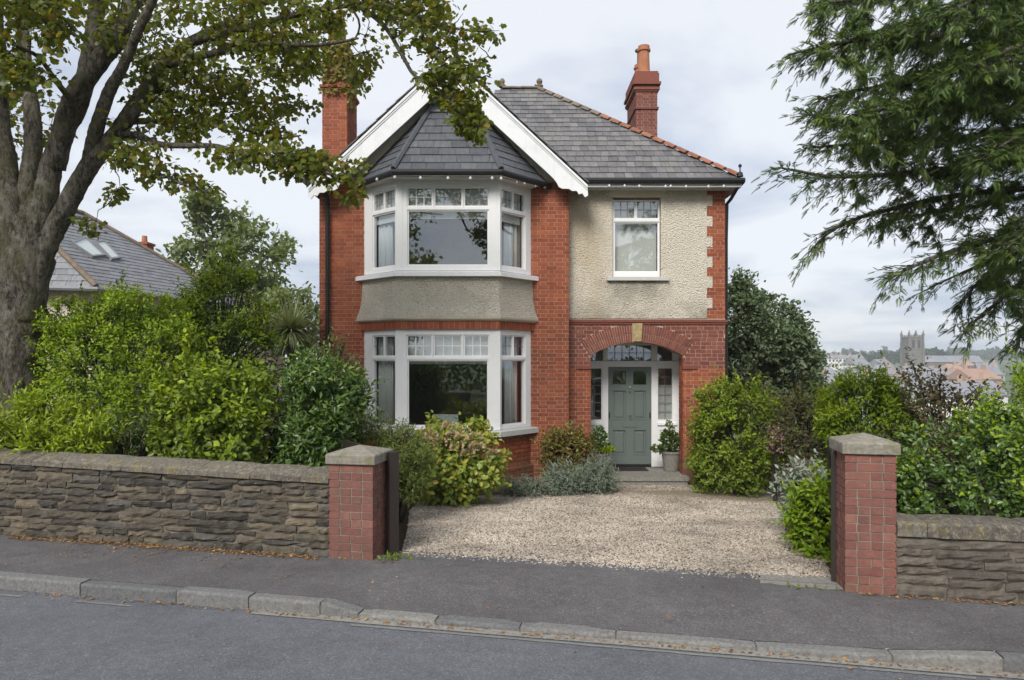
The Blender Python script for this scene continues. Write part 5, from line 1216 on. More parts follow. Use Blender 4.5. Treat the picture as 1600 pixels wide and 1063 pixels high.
# cordyline
cord = empty('cordyline_palm', (xx(455, 13.9), 13.9, 0), 'spiky cordyline palm against the left corner of the house', 'palm')
c = np.array(P(455, 518, 13.9)); mb = MB(); mb.tube([(c[0], 13.9, -.1), (c[0] + .03, 13.9, 1.2), tuple(c)], [.12, .10, .09], 8); mb.build('trunk', m['bark'], cord)
V = []; Fq = []; n = 430
for i in range(n):
    d = rdir(1)[0]; d[2] = abs(d[2]) * 1.0 - .35; d = d / np.linalg.norm(d); L = random.uniform(.6, .98); s_ = np.cross(d, [0, 0, 1]); s_ /= max(.2, np.linalg.norm(s_)); b = len(V)
    for k in range(5):
        t_ = k / 4; q = c + d * L * t_ + np.array([0, 0, -.30 * L * t_ * t_ * (1 - .5 * d[2])]); w_ = .022 * (1 - t_ ** 2) + .001; V += [q + s_ * w_, q - s_ * w_]
    Fq += [(b + 2 * k, b + 2 * k + 1, b + 2 * k + 3, b + 2 * k + 2) for k in range(4)]
fast_mesh('frond_leaves', np.array(V), [np.array(Fq)], m['leaf_cordyline'], cord, [np.repeat(rng.random(n), 4)], False, 'stuff')

# pots by the door
def planter(label, X, Y, r, h, box, z0):
    o = empty('potted_plant', (X, Y, z0), label, 'potted plant', 'pots beside the front door')
    mb = MB(); mb.lathe((X, Y, z0), [(r * .70, 0), (r * .74, .02), (r * .93, h * .75), (r * .98, h * .88), (r * 1.06, h * .89), (r * 1.06, h), (r * .92, h), (r * .9, h - .04)], 22); mb.build('pot', m['planter'], o, False)
    mb = MB(); mb.lathe((X, Y, z0 + h - .06), [(r * .9, 0), (r * .9, .02)], 18); mb.build('soil', m['soil'], o)
    return o
zf = .179; Yp = 15.05
po = planter('grey pot with a small bay-leaf bush right of the green door', xx(1048.5, Yp), Yp, .205, .42, None, zf)
def pot_leaves(o, c, r, n, size, mat, tpl=T_OVAL):
    p, d, rad = bush_points(c, r, n, 3, 2.0, .25, .8, -1); foliage('foliage', p, norm(d + rdir(n)[:len(d)] * .8 + [0, 0, .5]), rdir(len(p)) + [0, 0, .6], size * rng.uniform(.7, 1.2, len(p)), tpl, m[mat], o)
    mb = MB(); b = wl_of(o) + Vector((0, 0, .38))
    for i in range(7): e_ = Vector(p[rng.integers(len(p))]); mb.tube([b, (b + e_) / 2 + Vector((0, 0, .03)), e_], [.012, .008, .004], 4)
    mb.build('stem', m['twig'], o)
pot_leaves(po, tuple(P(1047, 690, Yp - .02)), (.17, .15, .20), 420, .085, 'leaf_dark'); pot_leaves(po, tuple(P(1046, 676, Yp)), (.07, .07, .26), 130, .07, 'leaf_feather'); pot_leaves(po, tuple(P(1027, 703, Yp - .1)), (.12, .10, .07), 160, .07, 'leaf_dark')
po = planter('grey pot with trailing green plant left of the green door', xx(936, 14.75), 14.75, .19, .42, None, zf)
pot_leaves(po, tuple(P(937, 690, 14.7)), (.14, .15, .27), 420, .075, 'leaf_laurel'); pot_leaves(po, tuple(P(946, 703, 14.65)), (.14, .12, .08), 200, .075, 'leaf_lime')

# ------------------------------------------------------------------ the maple at the left
def spline(pts, n=6):
    pts = [Vector(p) for p in pts]; out = []
    for i in range(len(pts) - 1):
        p0, p1, p2, p3 = pts[max(i - 1, 0)], pts[i], pts[i + 1], pts[min(i + 2, len(pts) - 1)]
        for k in range(n):
            t_ = k / n; out.append(.5 * ((2 * p1) + (p2 - p0) * t_ + (2 * p0 - 5 * p1 + 4 * p2 - p3) * t_ * t_ + (3 * p1 - p0 - 3 * p2 + p3) * t_ ** 3))
    return out + [pts[-1]]
TYm = 9.4
maple = empty('maple_tree', (xx(32, TYm), TYm, float(groundZ(xx(32, TYm), TYm))), 'big old broadleaf tree with several leaning mossy stems, branches overhanging the house', 'tree')
NODES = []
def limb(px, r0, r1, name='limb', sides=24, leafy=True, wob=.12, mat='bark'):
    pts = spline([P(x, y, Y) for x, y, Y in px], 12 if r0 > .08 else 6); n = len(pts); rad = [r0 + (r1 - r0) * (i / (n - 1)) ** .8 for i in range(n)]
    mb = MB(); mb.tube(pts, rad, sides, None, True, wob); mb.build(name, m[mat], maple, True)
    if leafy: NODES.extend(np.array(p) for p in pts[len(pts) // 3:])
# trunk with flare and fused stems
mb = MB()
tp = spline([P(22, 700, TYm), P(24, 640, TYm), P(29, 540, TYm), P(34, 460, TYm), P(42, 395, TYm), P(50, 345, TYm), P(54, 300, TYm)], 14)
k_ = len(tp); mb.tube(tp, [np.interp(i / (k_ - 1), [0, .16, .42, .66, .85, 1], [.44, .345, .30, .29, .21, .06]) for i in range(k_)], 40, None, True, .18); mb.build('trunk', m['bark'], maple, True)
limb([(26, 500, TYm - .05), (18, 410, TYm - .1), (14, 330, TYm - .1), (6, 260, TYm), (-6, 180, TYm + .1), (-10, 60, TYm + .2), (-30, -120, TYm + .3)], .225, .12)
limb([(30, 480, TYm), (36, 390, TYm), (43, 300, TYm), (52, 225, TYm + .1), (48, 160, TYm + .2), (38, 90, TYm + .4), (30, -60, TYm + .6)], .155, .075)
limb([(36, 500, TYm - .1), (50, 400, TYm - .15), (68, 325, TYm - .2), (80, 262, TYm - .2), (101, 204, TYm - .2), (124, 160, TYm - .1), (141, 82, TYm), (152, 0, TYm + .1), (160, -140, TYm + .2)], .165, .09)
limb([(84, 262, TYm - .2), (113, 160, TYm - .3), (158, 92, TYm - .3), (184, 62, TYm - .2), (198, 26, TYm - .2), (220, -40, TYm), (250, -160, TYm)], .135, .085)
limb([(40, 510, TYm - .05), (62, 410, TYm - .1), (98, 335, TYm - .2), (138, 262, TYm - .25), (184, 206, TYm - .3), (224, 147, TYm - .2), (252, 108, TYm), (300, 66, TYm + .2), (390, 20, TYm + .5), (480, -60, TYm + .7)], .155, .055)
limb([(140, 258, TYm - .2), (150, 205, TYm - .4), (171, 143, TYm - .5), (190, 108, TYm - .6), (220, 40, TYm - .8), (260, -40, TYm - 1)], .105, .04)
# long side branches
thin = lambda px, r0=.05, r1=.012: limb(px, r0, r1, 'branch', 7, True, .1, 'bark')
thin([(180, 212, TYm - .3), (215, 212, TYm - .4), (250, 226, TYm - .5), (300, 228, TYm - .7), (340, 229, TYm - .8), (390, 243, TYm - 1), (440, 256, TYm - 1.1), (500, 268, TYm - 1.2), (545, 285, TYm - 1.3)], .055, .010)
thin([(200, 190, TYm - .2), (240, 190, TYm - .1), (310, 192, TYm + .1), (370, 200, TYm + .3), (430, 216, TYm + .5), (470, 212, TYm + .6)], .05, .010)
thin([(232, 140, TYm), (280, 150, TYm + .2), (330, 163, TYm + .4), (400, 160, TYm + .6), (480, 168, TYm + .8)], .045, .010)
thin([(262, 100, TYm), (330, 84, TYm - .3), (410, 70, TYm - .5), (500, 70, TYm - .8), (560, 60, TYm - 1)], .06, .012)
thin([(300, 66, TYm + .2), (400, 40, TYm), (500, 15, TYm - .2), (600, 8, TYm - .4), (690, 40, TYm - .6), (770, 52, TYm - .7)], .06, .010)
thin([(560, 8, TYm - .3), (600, 40, TYm - .5), (626, 82, TYm - .7), (645, 115, TYm - .9), (667, 131, TYm - 1), (700, 150, TYm - 1.1), (722, 190, TYm - 1.2), (735, 214, TYm - 1.2)], .036, .008)
thin([(640, 15, TYm - .5), (670, 60, TYm - .8), (690, 100, TYm - 1), (720, 130, TYm - 1.1)], .026, .008)
thin([(185, 205, TYm - .3), (200, 250, TYm - .5), (235, 265, TYm - .7), (290, 290, TYm - .9), (325, 300, TYm - 1)], .03, .008)
thin([(410, 250, TYm - 1), (440, 240, TYm - 1.2), (480, 232, TYm - 1.4)], .018, .006)
thin([(120, 168, TYm - .2), (90, 130, TYm - .8), (60, 90, TYm - 1.2), (20, 70, TYm - 1.5)], .05, .012)
thin([(130, 120, TYm), (200, 20, TYm + .6), (330, -60, TYm + .8), (520, -120, TYm + .5)], .09, .02)
thin([(480, -60, TYm + .6), (560, 30, TYm + .9), (540, 80, TYm + 1.2)], .03, .008)
NODES = np.array(NODES)
CL = []
def cl(poly, n, Y0, Y1, lf=9, spread=.15):
    A = np.array(poly, float); lo, hi = A.min(0), A.max(0); got = 0
    while got < n:
        q = lo + rng.random((n * 3, 2)) * (hi - lo); q = q[inside(q[:, 0], q[:, 1], A)]
        nz_ = np.sin(q[:, 0] * .045 + 1.3) * np.cos(q[:, 1] * .06 + .4) + np.sin(q[:, 0] * .021 - q[:, 1] * .035); q = q[(nz_ > -.75) | (rng.random(len(q)) < .25)][:n - got]
        for x, y in q:
            if 497 < x < 553 and 42 < y < 236 and rng.random() < .82: continue
            CL.append((P(x, y, rng.uniform(Y0, Y1)), lf, spread))
        got += len(q)
T_ = TYm
cl([(-60, -30), (110, -30), (118, 60), (100, 120), (60, 135), (-60, 150)], 200, T_ - 1.9, T_ - .7)
cl([(-60, 120), (60, 130), (110, 190), (60, 260), (-60, 300)], 60, T_ + .2, T_ + 1.4)
cl([(100, -30), (330, -30), (520, -30), (520, 40), (400, 75), (330, 110), (240, 110), (150, 60)], 270, T_ - .8, T_ + 1.2)
cl([(210, 90), (330, 95), (330, 160), (260, 190), (200, 170)], 70, T_ - .5, T_ + .9)
cl([(330, 60), (500, 50), (495, 95), (470, 130), (400, 150), (330, 130)], 125, T_ - .8, T_ + .9)
cl([(240, 120), (470, 140), (488, 168), (440, 192), (380, 186), (240, 160)], 90, T_ - .3, T_ + .9)
cl([(160, 190), (260, 180), (400, 190), (480, 210), (430, 228), (330, 215), (190, 235)], 80, T_ - .5, T_ + .6)
cl([(165, 225), (240, 230), (330, 285), (330, 305), (290, 300), (210, 275), (165, 260)], 42, T_ - 1.1, T_ - .3)
cl([(180, 290), (200, 300), (195, 320), (160, 312)], 8, T_ - .8, T_ - .3, 8, .10)
cl([(120, 335), (160, 345), (160, 365), (125, 360)], 6, T_ - .4, T_ - .1, 8, .08)
cl([(300, 225), (400, 235), (480, 225), (500, 260), (470, 282), (400, 262), (310, 245)], 74, T_ - 1.4, T_ - .6)
cl([(480, 230), (560, 255), (575, 290), (550, 318), (538, 312), (520, 285), (470, 272)], 34, T_ - 1.6, T_ - .9, 8, .10)
cl([(490, -30), (690, -30), (700, 35), (640, 30), (560, 25), (500, 40)], 120, T_ - .9, T_ + .3)
cl([(500, 30), (560, 30), (600, 75), (585, 130), (550, 150), (545, 90), (505, 80)], 52, T_ - .2, T_ + 1.2, 8, .12)
cl([(610, 15), (700, 20), (782, 50), (770, 75), (720, 70), (700, 100), (640, 105), (618, 80)], 64, T_ - 1.1, T_ - .4, 8, .12)
cl([(640, 90), (700, 100), (735, 110), (765, 118), (745, 150), (700, 160), (660, 140)], 40, T_ - 1.3, T_ - .8, 8, .11)
cl([(690, 130), (745, 130), (752, 190), (740, 222), (725, 215), (705, 170)], 40, T_ - 1.35, T_ - .9, 9, .10)
cl([(700, 80), (765, 90), (768, 125), (720, 115)], 12, T_ - 1.2, T_ - .7, 7, .09)
# crown above and beside the frame
cl([(-500, -620), (700, -620), (760, -300), (640, -20), (-500, -20)], 330, T_ - 2.4, T_ + 2.6, 8, .24)
cl([(-480, -30), (-60, -30), (-60, 260), (-420, 200)], 130, T_ - 1.6, T_ + 1.6, 8, .22)
tw_ = MB(); LP, LA, LN_, LS, LR = [], [], [], [], []
def connect(pts, nodes, reach):
    """join every point to the nearest of the limbs and the points already joined, nearest first"""
    pts = np.array(pts); best = np.full(len(pts), 1e9); src = np.zeros((len(pts), 3))
    for k in range(len(pts)):
        d = ((nodes - pts[k]) ** 2).sum(1); q = int(np.argmin(d)); best[k] = d[q]; src[k] = nodes[q]
    done = np.zeros(len(pts), bool); out = []
    for _ in range(len(pts)):
        k = int(np.argmin(np.where(done, 1e12, best))); done[k] = True; out.append((k, src[k].copy(), math.sqrt(best[k])))
        d = ((pts - pts[k]) ** 2).sum(1) * 1.25; nw = (d < best) & ~done; best[nw] = d[nw]; src[nw] = pts[k]
    return out
for k_i, b, L in connect([c_[0] for c_ in CL], NODES, 1):
    c, k, spd = np.array(CL[k_i][0]), CL[k_i][1], CL[k_i][2]; v = c - b
    if L < 1.2:
        m1 = b + v * .33 + rng.normal(0, .07 * L, 3) + [0, 0, .05 * L]; m2 = b + v * .68 + rng.normal(0, .07 * L, 3) + [0, 0, .05 * L]; tw_.tube([b, m1, m2, c, c + v / max(L, .05) * .07], [.009, .0075, .006, .004, .002], 4, None, False)
    k2 = max(4, int(k * rng.uniform(.8, 1.7))); dirs = rdir(k2); p = c + dirs * rng.random((k2, 1)) ** .6 * spd * [1.25, 1.25, .8]
    LP.append(p); LA.append(norm(dirs * .8 + [0, 0, -.55])); LN_.append(norm(rdir(k2) * .75 + [0, -.2, .75])); LS.append(rng.uniform(.05, .092, k2)); LR.append(np.clip(rng.normal(rng.random() * .75, .22, k2), 0, 1))
tw_.build('twig', m['twig'], maple, False, 'stuff')
foliage('crown', np.concatenate(LP), np.concatenate(LA), np.concatenate(LN_), np.concatenate(LS), T_LOBE, m['leaf_maple'], maple, np.concatenate(LR))
# creeper on the left chimney
iv = empty('creeper', (xx(524, 15.1), 15.1, zz(135, 15.1)), 'mossy yellow-green creeper covering the top of the left chimney', 'creeper')
p = []
for x, y, n_l in [(rng.uniform(501, 548), 20 + 125 * rng.random() ** 1.15, 0) for _ in range(900)]:
    if y < 68 and not 514 < x < 538: continue
    if y > 118 and rng.random() < .55: continue
    p.append(P(x, y, Yl - .03 - .06 * rng.random() + (.25 if y < 66 else 0)))
for _ in range(160): y = rng.uniform(70, 165); p.append(Vector((xx(543, Yl) + .03 * rng.random(), Yl + rng.random() * .6, zz(y, Yl))))
p = np.array(p); foliage('foliage', p, norm(rdir(len(p)) + [0, -.3, -.6]), norm(rdir(len(p)) * .6 + [0, -1, .3]), rng.uniform(.06, .11, len(p)), T_OVAL, m['leaf_moss'], iv, None, 1.7)

# ------------------------------------------------------------------ the conifer at the right
CYm = 9.6
con = empty('conifer_tree', (xx(1760, CYm), CYm, float(groundZ(xx(1760, CYm), CYm))), 'dark drooping conifer with feathery branches reaching in from the right edge', 'tree')
ctop = Vector((xx(1760, CYm), CYm, 11.5)); cb = Vector((xx(1760, CYm), CYm, -.1))
mb = MB(); mb.tube([cb, cb + (ctop - cb) * .3 + Vector((.05, 0, 0)), cb + (ctop - cb) * .6, ctop], [.38, .3, .2, .05], 16, None, True, .15); mb.build('trunk', m['bark'], con, True)
SP, SA, SNn, SS, SR = [], [], [], [], []
ctw = MB(); CNODES = []
def cbranch(px, r0=.05, dens=1.0, start=.12, ln=.55, droop=.5):
    pts = spline([P(x, y, Y) for x, y, Y in px], 8); n = len(pts); mb = MB(); mb.tube(pts, [r0 * (1 - i / n) + .006 for i in range(n)], 6, None, True, .1); mb.build('branch', m['bark'], con, True)
    acc = 0; CNODES.extend(np.array(v) for v in pts[n // 8:])
    for i in range(int(n * start), n - 1):
        a, b = np.array(pts[i]), np.array(pts[i + 1]); t_ = norm(b - a); seg = np.linalg.norm(b - a); acc += seg * 42 * dens
        while acc > 0:
            acc -= 1; f = rng.random(); q = a + (b - a) * f; side = norm(np.cross(t_, [0, 0, 1])) * (1 if rng.random() < .5 else -1); prog = (i + f) / n
            L = ln * (1 - .45 * prog) * rng.uniform(.25, 1.25); d = norm(side * rng.uniform(.35, 1) + t_ * rng.uniform(.4, 1) + np.array([0, 0, rng.uniform(-droop * 1.6, .45)]))
            e_ = q + d * L + np.array([0, 0, -droop * .4 * L]); ctw.tube([q, q + d * L * .5, e_], [.007, .005, .002], 3, None, False)
            for k in range(max(3, int(L / .050))):
                g = (k + .6) / max(3, int(L / .050)); w = q + (e_ - q) * g; s2 = norm(np.cross(d, [0, 0, 1])) * (1 if k % 2 else -1)
                SP.append(w); SA.append(norm(d * .8 + s2 * .55 + rdir(1)[0] * .5 + np.array([0, 0, -rng.uniform(-.4, .8) * droop * 1.2]))); SNn.append(norm(np.array([0, 0, 1.0]) + rng.normal(0, .5, 3))); SS.append(rng.uniform(.07, .145)); SR.append(np.clip(.45 * rng.random() + .5 * rng.random() ** 2, 0, 1))
            SP.append(e_); SA.append(norm(d + np.array([0, 0, -.5 * droop]))); SNn.append(norm(np.array([0, 0, 1.0]) + rng.normal(0, .3, 3))); SS.append(rng.uniform(.09, .15)); SR.append(rng.random())
Y = CYm
cbranch([(1740, -40, Y), (1560, -30, Y - .8), (1420, -20, Y - 1.2), (1330, 0, Y - 1.4), (1275, 4, Y - 1.5)], .05)
cbranch([(1745, -150, Y), (1600, -140, Y + .4), (1450, -110, Y + .3), (1330, -90, Y), (1285, -80, Y)], .05)
cbranch([(1745, 20, Y), (1600, 40, Y - .8), (1480, 55, Y - 1.4), (1360, 60, Y - 1.7), (1290, 72, Y - 1.8), (1243, 84, Y - 1.8)], .055, 1.15)
cbranch([(1745, 60, Y), (1610, 60, Y + .4), (1500, 90, Y + .6), (1390, 130, Y + .5), (1300, 150, Y + .4), (1278, 158, Y + .4)], .05)
cbranch([(1750, 110, Y), (1620, 120, Y - 1), (1500, 140, Y - 1.7), (1400, 165, Y - 2), (1330, 180, Y - 2.1)], .055, 1.3)
cbranch([(1750, 150, Y), (1620, 150, Y - .2), (1500, 160, Y - .2), (1380, 190, Y - .3), (1300, 190, Y - .3), (1262, 178, Y - .3)], .05, .8)
cbranch([(1755, 210, Y), (1620, 200, Y + .3), (1500, 215, Y + .4), (1380, 222, Y + .2), (1300, 228, Y + .1), (1256, 232, Y)], .05, .7)
cbranch([(1755, 240, Y), (1640, 240, Y - .5), (1520, 258, Y - .8), (1400, 272, Y - 1), (1300, 276, Y - 1.1), (1240, 266, Y - 1.2), (1216, 262, Y - 1.2)], .05, .8)
cbranch([(1755, 270, Y), (1640, 290, Y - .2), (1500, 305, Y - .4), (1400, 325, Y - .6), (1330, 345, Y - .7), (1290, 368, Y - .8), (1270, 388, Y - .8)], .05, .75)
cbranch([(1755, 290, Y), (1650, 300, Y + .6), (1540, 320, Y + .8), (1440, 335, Y + .7), (1370, 352, Y + .6)], .045, .7)
cbranch([(1755, 340, Y), (1650, 355, Y - .6), (1560, 372, Y - .9), (1480, 395, Y - 1.1), (1420, 420, Y - 1.2), (1392, 434, Y - 1.2)], .05, .85)
cbranch([(1755, 370, Y), (1660, 370, Y + .3), (1580, 400, Y + .3), (1530, 440, Y + .2), (1500, 480, Y + .2)], .045, .9)
cbranch([(1760, 400, Y), (1680, 410, Y - .4), (1600, 440, Y - .6), (1550, 480, Y - .7), (1512, 512, Y - .7)], .05, .9)
cbranch([(1760, 440, Y), (1680, 450, Y), (1630, 480, Y - .2), (1600, 510, Y - .2), (1590, 545, Y - .3)], .045, .9)
cbranch([(1760, 200, Y), (1680, 190, Y - 1), (1600, 210, Y - 1.7), (1530, 250, Y - 2)], .045, 1.2)
cbranch([(1760, 80, Y), (1680, 60, Y - 1.2), (1600, 70, Y - 2), (1520, 100, Y - 2.3), (1460, 125, Y - 2.4)], .045, 1.3)
cbranch([(1750, -60, Y), (1650, -60, Y - 1.2), (1560, -20, Y - 1.9), (1480, 20, Y - 2.1), (1420, 40, Y - 2.1)], .045, 1.3)
cbranch([(1760, 320, Y), (1680, 320, Y - 1.0), (1620, 350, Y - 1.5), (1570, 390, Y - 1.7)], .04, 1.0)
cbranch([(1755, 0, Y), (1640, 0, Y + 1), (1520, 20, Y + 1.4), (1400, 40, Y + 1.4), (1340, 60, Y + 1.4)], .045, 1.0)
cbranch([(1755, 130, Y), (1640, 120, Y + 1.1), (1540, 140, Y + 1.6), (1450, 170, Y + 1.7)], .045, 1.0)
for k in range(9):      # crown outside the frame, coarser
    z_ = rng.uniform(3.5, 10.5); an = rng.uniform(-1.9, 1.9); R_ = (11.8 - z_) * .42 + .6; b = Vector((ctop.x, CYm, z_))
    pts = [b, b + Vector((math.cos(an) * R_ * .5, math.sin(an) * R_ * .5, .1)), b + Vector((math.cos(an) * R_, math.sin(an) * R_, -.35))]
    to = lambda v: ((v.x / v.y * F + 800), (HY - (v.z - CZ) / v.y * F), v.y); cbranch([to(v) for v in pts], .04, .3)
CN = np.array(CNODES)
def cfill(poly, n, Y0, Y1, ln=.34):
    A = np.array(poly, float); lo, hi = A.min(0), A.max(0); q = lo + rng.random((n * 6, 2)) * (hi - lo); q = q[inside(q[:, 0], q[:, 1], A)][:n]
    for k_i, b_, L in connect([P(x, y, rng.uniform(Y0, Y1)) for x, y in q], CN, 1) if False else []: pass
    pts_ = [np.array(P(x, y, rng.uniform(Y0, Y1))) for x, y in q]
    for k_i, b_, L in connect(pts_, CN, 1):
        c_ = pts_[k_i]; v = c_ - b_
        if L > 1.0: continue
        ctw.tube([b_, b_ + v * .5 + [0, 0, .06 * L] + rng.normal(0, .05 * L, 3), c_], [.007, .005, .002], 3, None, False)
        v = v / max(L, .05)
        for k in range(rng.integers(14, 24)):
            SP.append(c_ - v * rng.random() * min(L, .35)); SA.append(norm(v * .6 + rdir(1)[0] * .75 + np.array([-.25, 0, -.45]))); SNn.append(norm(rdir(1)[0] * .5 + np.array([0, -.5, .7]))); SS.append(rng.uniform(.075, .145)); SR.append(rng.random())
cfill([(1270, -40), (1640, -40), (1640, 130), (1420, 150), (1330, 120), (1262, 70)], 330, Y - 2.2, Y + 1.2)
cfill([(1330, 120), (1640, 110), (1640, 260), (1480, 270), (1330, 240), (1275, 190)], 250, Y - 2.0, Y + .8)
cfill([(1300, 235), (1640, 240), (1640, 330), (1480, 330), (1330, 330), (1285, 290)], 70, Y - 1.2, Y + .8)
cfill([(1380, 150), (1640, 150), (1640, 300), (1400, 290)], 100, Y - 2.0, Y + .8)
cfill([(1560, 310), (1640, 310), (1640, 560), (1590, 530), (1530, 440)], 90, Y - 1.2, Y + .6)
cfill([(1330, 330), (1560, 320), (1560, 420), (1440, 410), (1390, 380)], 25, Y - 1.2, Y + .6)
ctw.build('twig', m['twig'], con, False, 'stuff')
foliage('crown', np.array(SP), np.array(SA), np.array(SNn), np.array(SS), T_SPRAY, m['leaf_conifer'], con, np.array(SR), 1.0)

# ------------------------------------------------------------------ further trees
def clump_tree(name, label, cat, box, Y, depth, mat, n, size, group=None, pw=2.0, lump=.22, spikes=0, per=7, tpl=T_OVAL, z0=None, trunk=.15, shell=.6, tips=None):
    x0, x1, y0, y1 = box; cx, cz = xx((x0 + x1) / 2, Y), zz((y0 + y1) / 2, Y); rx, rz = (x1 - x0) / 2 / F * Y, (y1 - y0) / 2 / F * Y
    g0 = float(groundZ(cx, Y)) if z0 is None else z0; o = empty(name, (cx, Y, g0), label, cat, group)
    sd_ = sum(map(ord, label)) % 29; tw, d, rad = bush_points((cx, Y, cz), (rx, depth, rz), n // per, sd_, pw, lump, shell, -.95)
    if spikes:
        ex = []
        for i in range(spikes):
            a = tw[rng.integers(len(tw))]; a = a if a[2] > cz - rz * .1 else tw[np.argmax(tw[:, 2] * rng.random(len(tw)))]; h = rng.uniform(.25, .6) * rz * .35
            v_ = norm(a - np.array([cx, Y, cz - rz])); ex.append(a + v_ * np.linspace(0, h, 9)[:, None] + rng.normal(0, size * .35, (9, 3)) * np.linspace(1, .3, 9)[:, None])
        ex = np.concatenate(ex); tw = np.concatenate([tw, ex]); d = np.concatenate([d, np.tile([0, 0, 1.0], (len(ex), 1))])
    p = np.repeat(tw, per, 0) + rng.normal(0, size * .9, (len(tw) * per, 3)) * [1, 1, .7]; dd = np.repeat(d, per, 0)
    rr = np.clip(np.repeat(rng.random(len(tw)), per) * .6 + rng.random(len(p)) * .4, 0, 1)
    foliage('crown', p, norm(dd * .6 + rdir(len(p)) + [0, 0, -.2]), norm(dd * .5 + rdir(len(p)) * .6 + [0, -.1, .6]), size * rng.uniform(.7, 1.3, len(p)), tpl, m[mat], o, rr, 1.2)
    mb = MB(); mb.tube([(cx, Y, g0 - .2), (cx + .05, Y, (g0 + cz) / 2), (cx, Y, cz + rz * .3)], [trunk * 1.3, trunk, trunk * .4], 8)
    for i in range(9): e_ = tw[rng.integers(len(tw))]; b = Vector((cx, Y, cz - rz * rng.uniform(-.1, .6))); mb.tube([b, (b + Vector(e_)) / 2 + Vector((0, 0, .05 * rz)), Vector(e_)], [trunk * .4, trunk * .25, trunk * .08], 5)
    mb.build('trunk', m['bark'], o); return o
clump_tree('broadleaf_tree', 'tall pale green tree with spiky top between the neighbour roof and the brick house', 'tree', (246, 452, 352, 580), 30.0, 2.4, 'leaf_far', 9500, .24, None, 2.0, .2, 26)
clump_tree('evergreen_tree', 'dark grey-green evergreen tree behind the right corner of the house', 'tree', (1070, 1280, 456, 700), 20.5, 1.5, 'leaf_holm', 34000, .125, None, 2.0, .12, 24, z0=-1)
clump_tree('broadleaf_tree', 'small rounded treetop showing beside the cordyline', 'tree', (405, 500, 455, 560), 24, 1.0, 'leaf_far', 2600, .17, None, 2, .15)
# across the road, seen only in the window glass
for (x, Y_, h, r, lb) in ((-7.6, -13.5, 9.5, 3.4, 'leafy tree across the road mirrored in the upper bay glass'), (5.8, -16, 9, 3.2, 'round leafy tree across the road behind the camera'), (-13, -15, 8.5, 3.2, 'broad leafy tree across the road towards the left')):
    o = empty('street_tree', (x, Y_, .4), lb, 'tree'); p, d, rad = bush_points((x, Y_, h - r * .9), (r, r, r), 1500, int(x) % 7, 2.0, .25, .7, -1); p = np.repeat(p, 4, 0) + rng.normal(0, .22, (len(p) * 4, 3))
    foliage('crown', p, rdir(len(p)), rdir(len(p)) + [0, 0, .5], rng.uniform(.16, .30, len(p)), T_LOBE, m['leaf_maple'], o); mb = MB(); mb.tube([(x, Y_, .2), (x, Y_, h - r)], [.3, .18], 10); mb.build('trunk', m['bark'], o)
o = empty('hedge', (0, -11.6, .4), 'long hedge across the road facing the house', 'hedge'); p = np.stack([rng.uniform(-30, 30, 9000), -11.6 + rng.uniform(-.6, .6, 9000), .4 + 2.1 * rng.random(9000) ** .6], -1)
foliage('foliage', p, rdir(len(p)), rdir(len(p)) + [0, .6, .5], rng.uniform(.18, .30, len(p)), T_OVAL, m['leaf_dark'], o, None, 1.5)

# ------------------------------------------------------------------ fallen leaves
q = []
def scat(n, X0, X1, d0, d1, fz, base, pw=1.0):
    X = rng.uniform(X0, X1, n); d = d0 + (d1 - d0) * rng.random(n) ** pw; Yv = base(X) + d; q.append(np.stack([X, Yv, fz(X, Yv) + .010], -1))
scat(1700, -5.4, -1.9, -.15, .0, lambda X, Y_: paveZ(X), wallY, .6); scat(60, -1.9, -1.1, -.06, .05, lambda X, Y_: paveZ(X), wallY); scat(320, 3.0, 5.2, -.10, -.03, lambda X, Y_: paveZ(X), wallY)
scat(90, -6, 5, -1.1, -.05, lambda X, Y_: paveZ(X), wallY, 1.3); scat(130, -4.6, -2.6, -.6, -.15, lambda X, Y_: paveZ(X), wallY, 1)
scat(560, -5.5, 5.2, -.07, -.005, lambda X, Y_: roadZ(X) + .004, kerbY, 2.0); scat(26, -5, 5, -.4, -.05, lambda X, Y_: roadZ(X) + .006, kerbY, 2)
gl = [G(x, y) for x, y in [(1300 - abs(rng.normal(0, 26)), rng.uniform(800, 900)) for _ in range(170)] + [(rng.uniform(650, 1230), rng.uniform(766, 790)) for _ in range(60)]]; q.append(np.array([(v.x, v.y, v.z + .028) for v in gl]))
q = np.concatenate(q); n = len(q); an = rng.random(n) * 6.28
foliage('fallen_leaves', q, np.stack([np.cos(an), np.sin(an), rng.normal(0, .15, n)], -1), np.array([0, 0, 1.0]) + rng.normal(0, .35, (n, 3)), rng.uniform(.012, .03, n) * np.where(rng.random(n) < .10, 1.7, 1), T_OVAL, m['leaf_fallen'], None, None, 1.4)
weeds = np.concatenate([np.stack([rng.normal(hg.x + .05, .08, 60), rng.normal(6.98, .05, 60), np.full(60, float(paveZ(-1.2)) + .01)], -1), np.stack([rng.uniform(2.3, 2.9, 12), np.full(12, 0.0), np.zeros(12)], -1)])
weeds[60:, 1] = wallY(weeds[60:, 0]) + rng.normal(.0, .02, 12); weeds[60:, 2] = paveZ(weeds[60:, 0]) + .005
foliage('weeds', weeds, norm(rdir(len(weeds)) + [0, 0, 1.0]), rdir(len(weeds)), rng.uniform(.03, .07, len(weeds)), T_LONG, m['leaf_oakish'], None, None, 1.4)
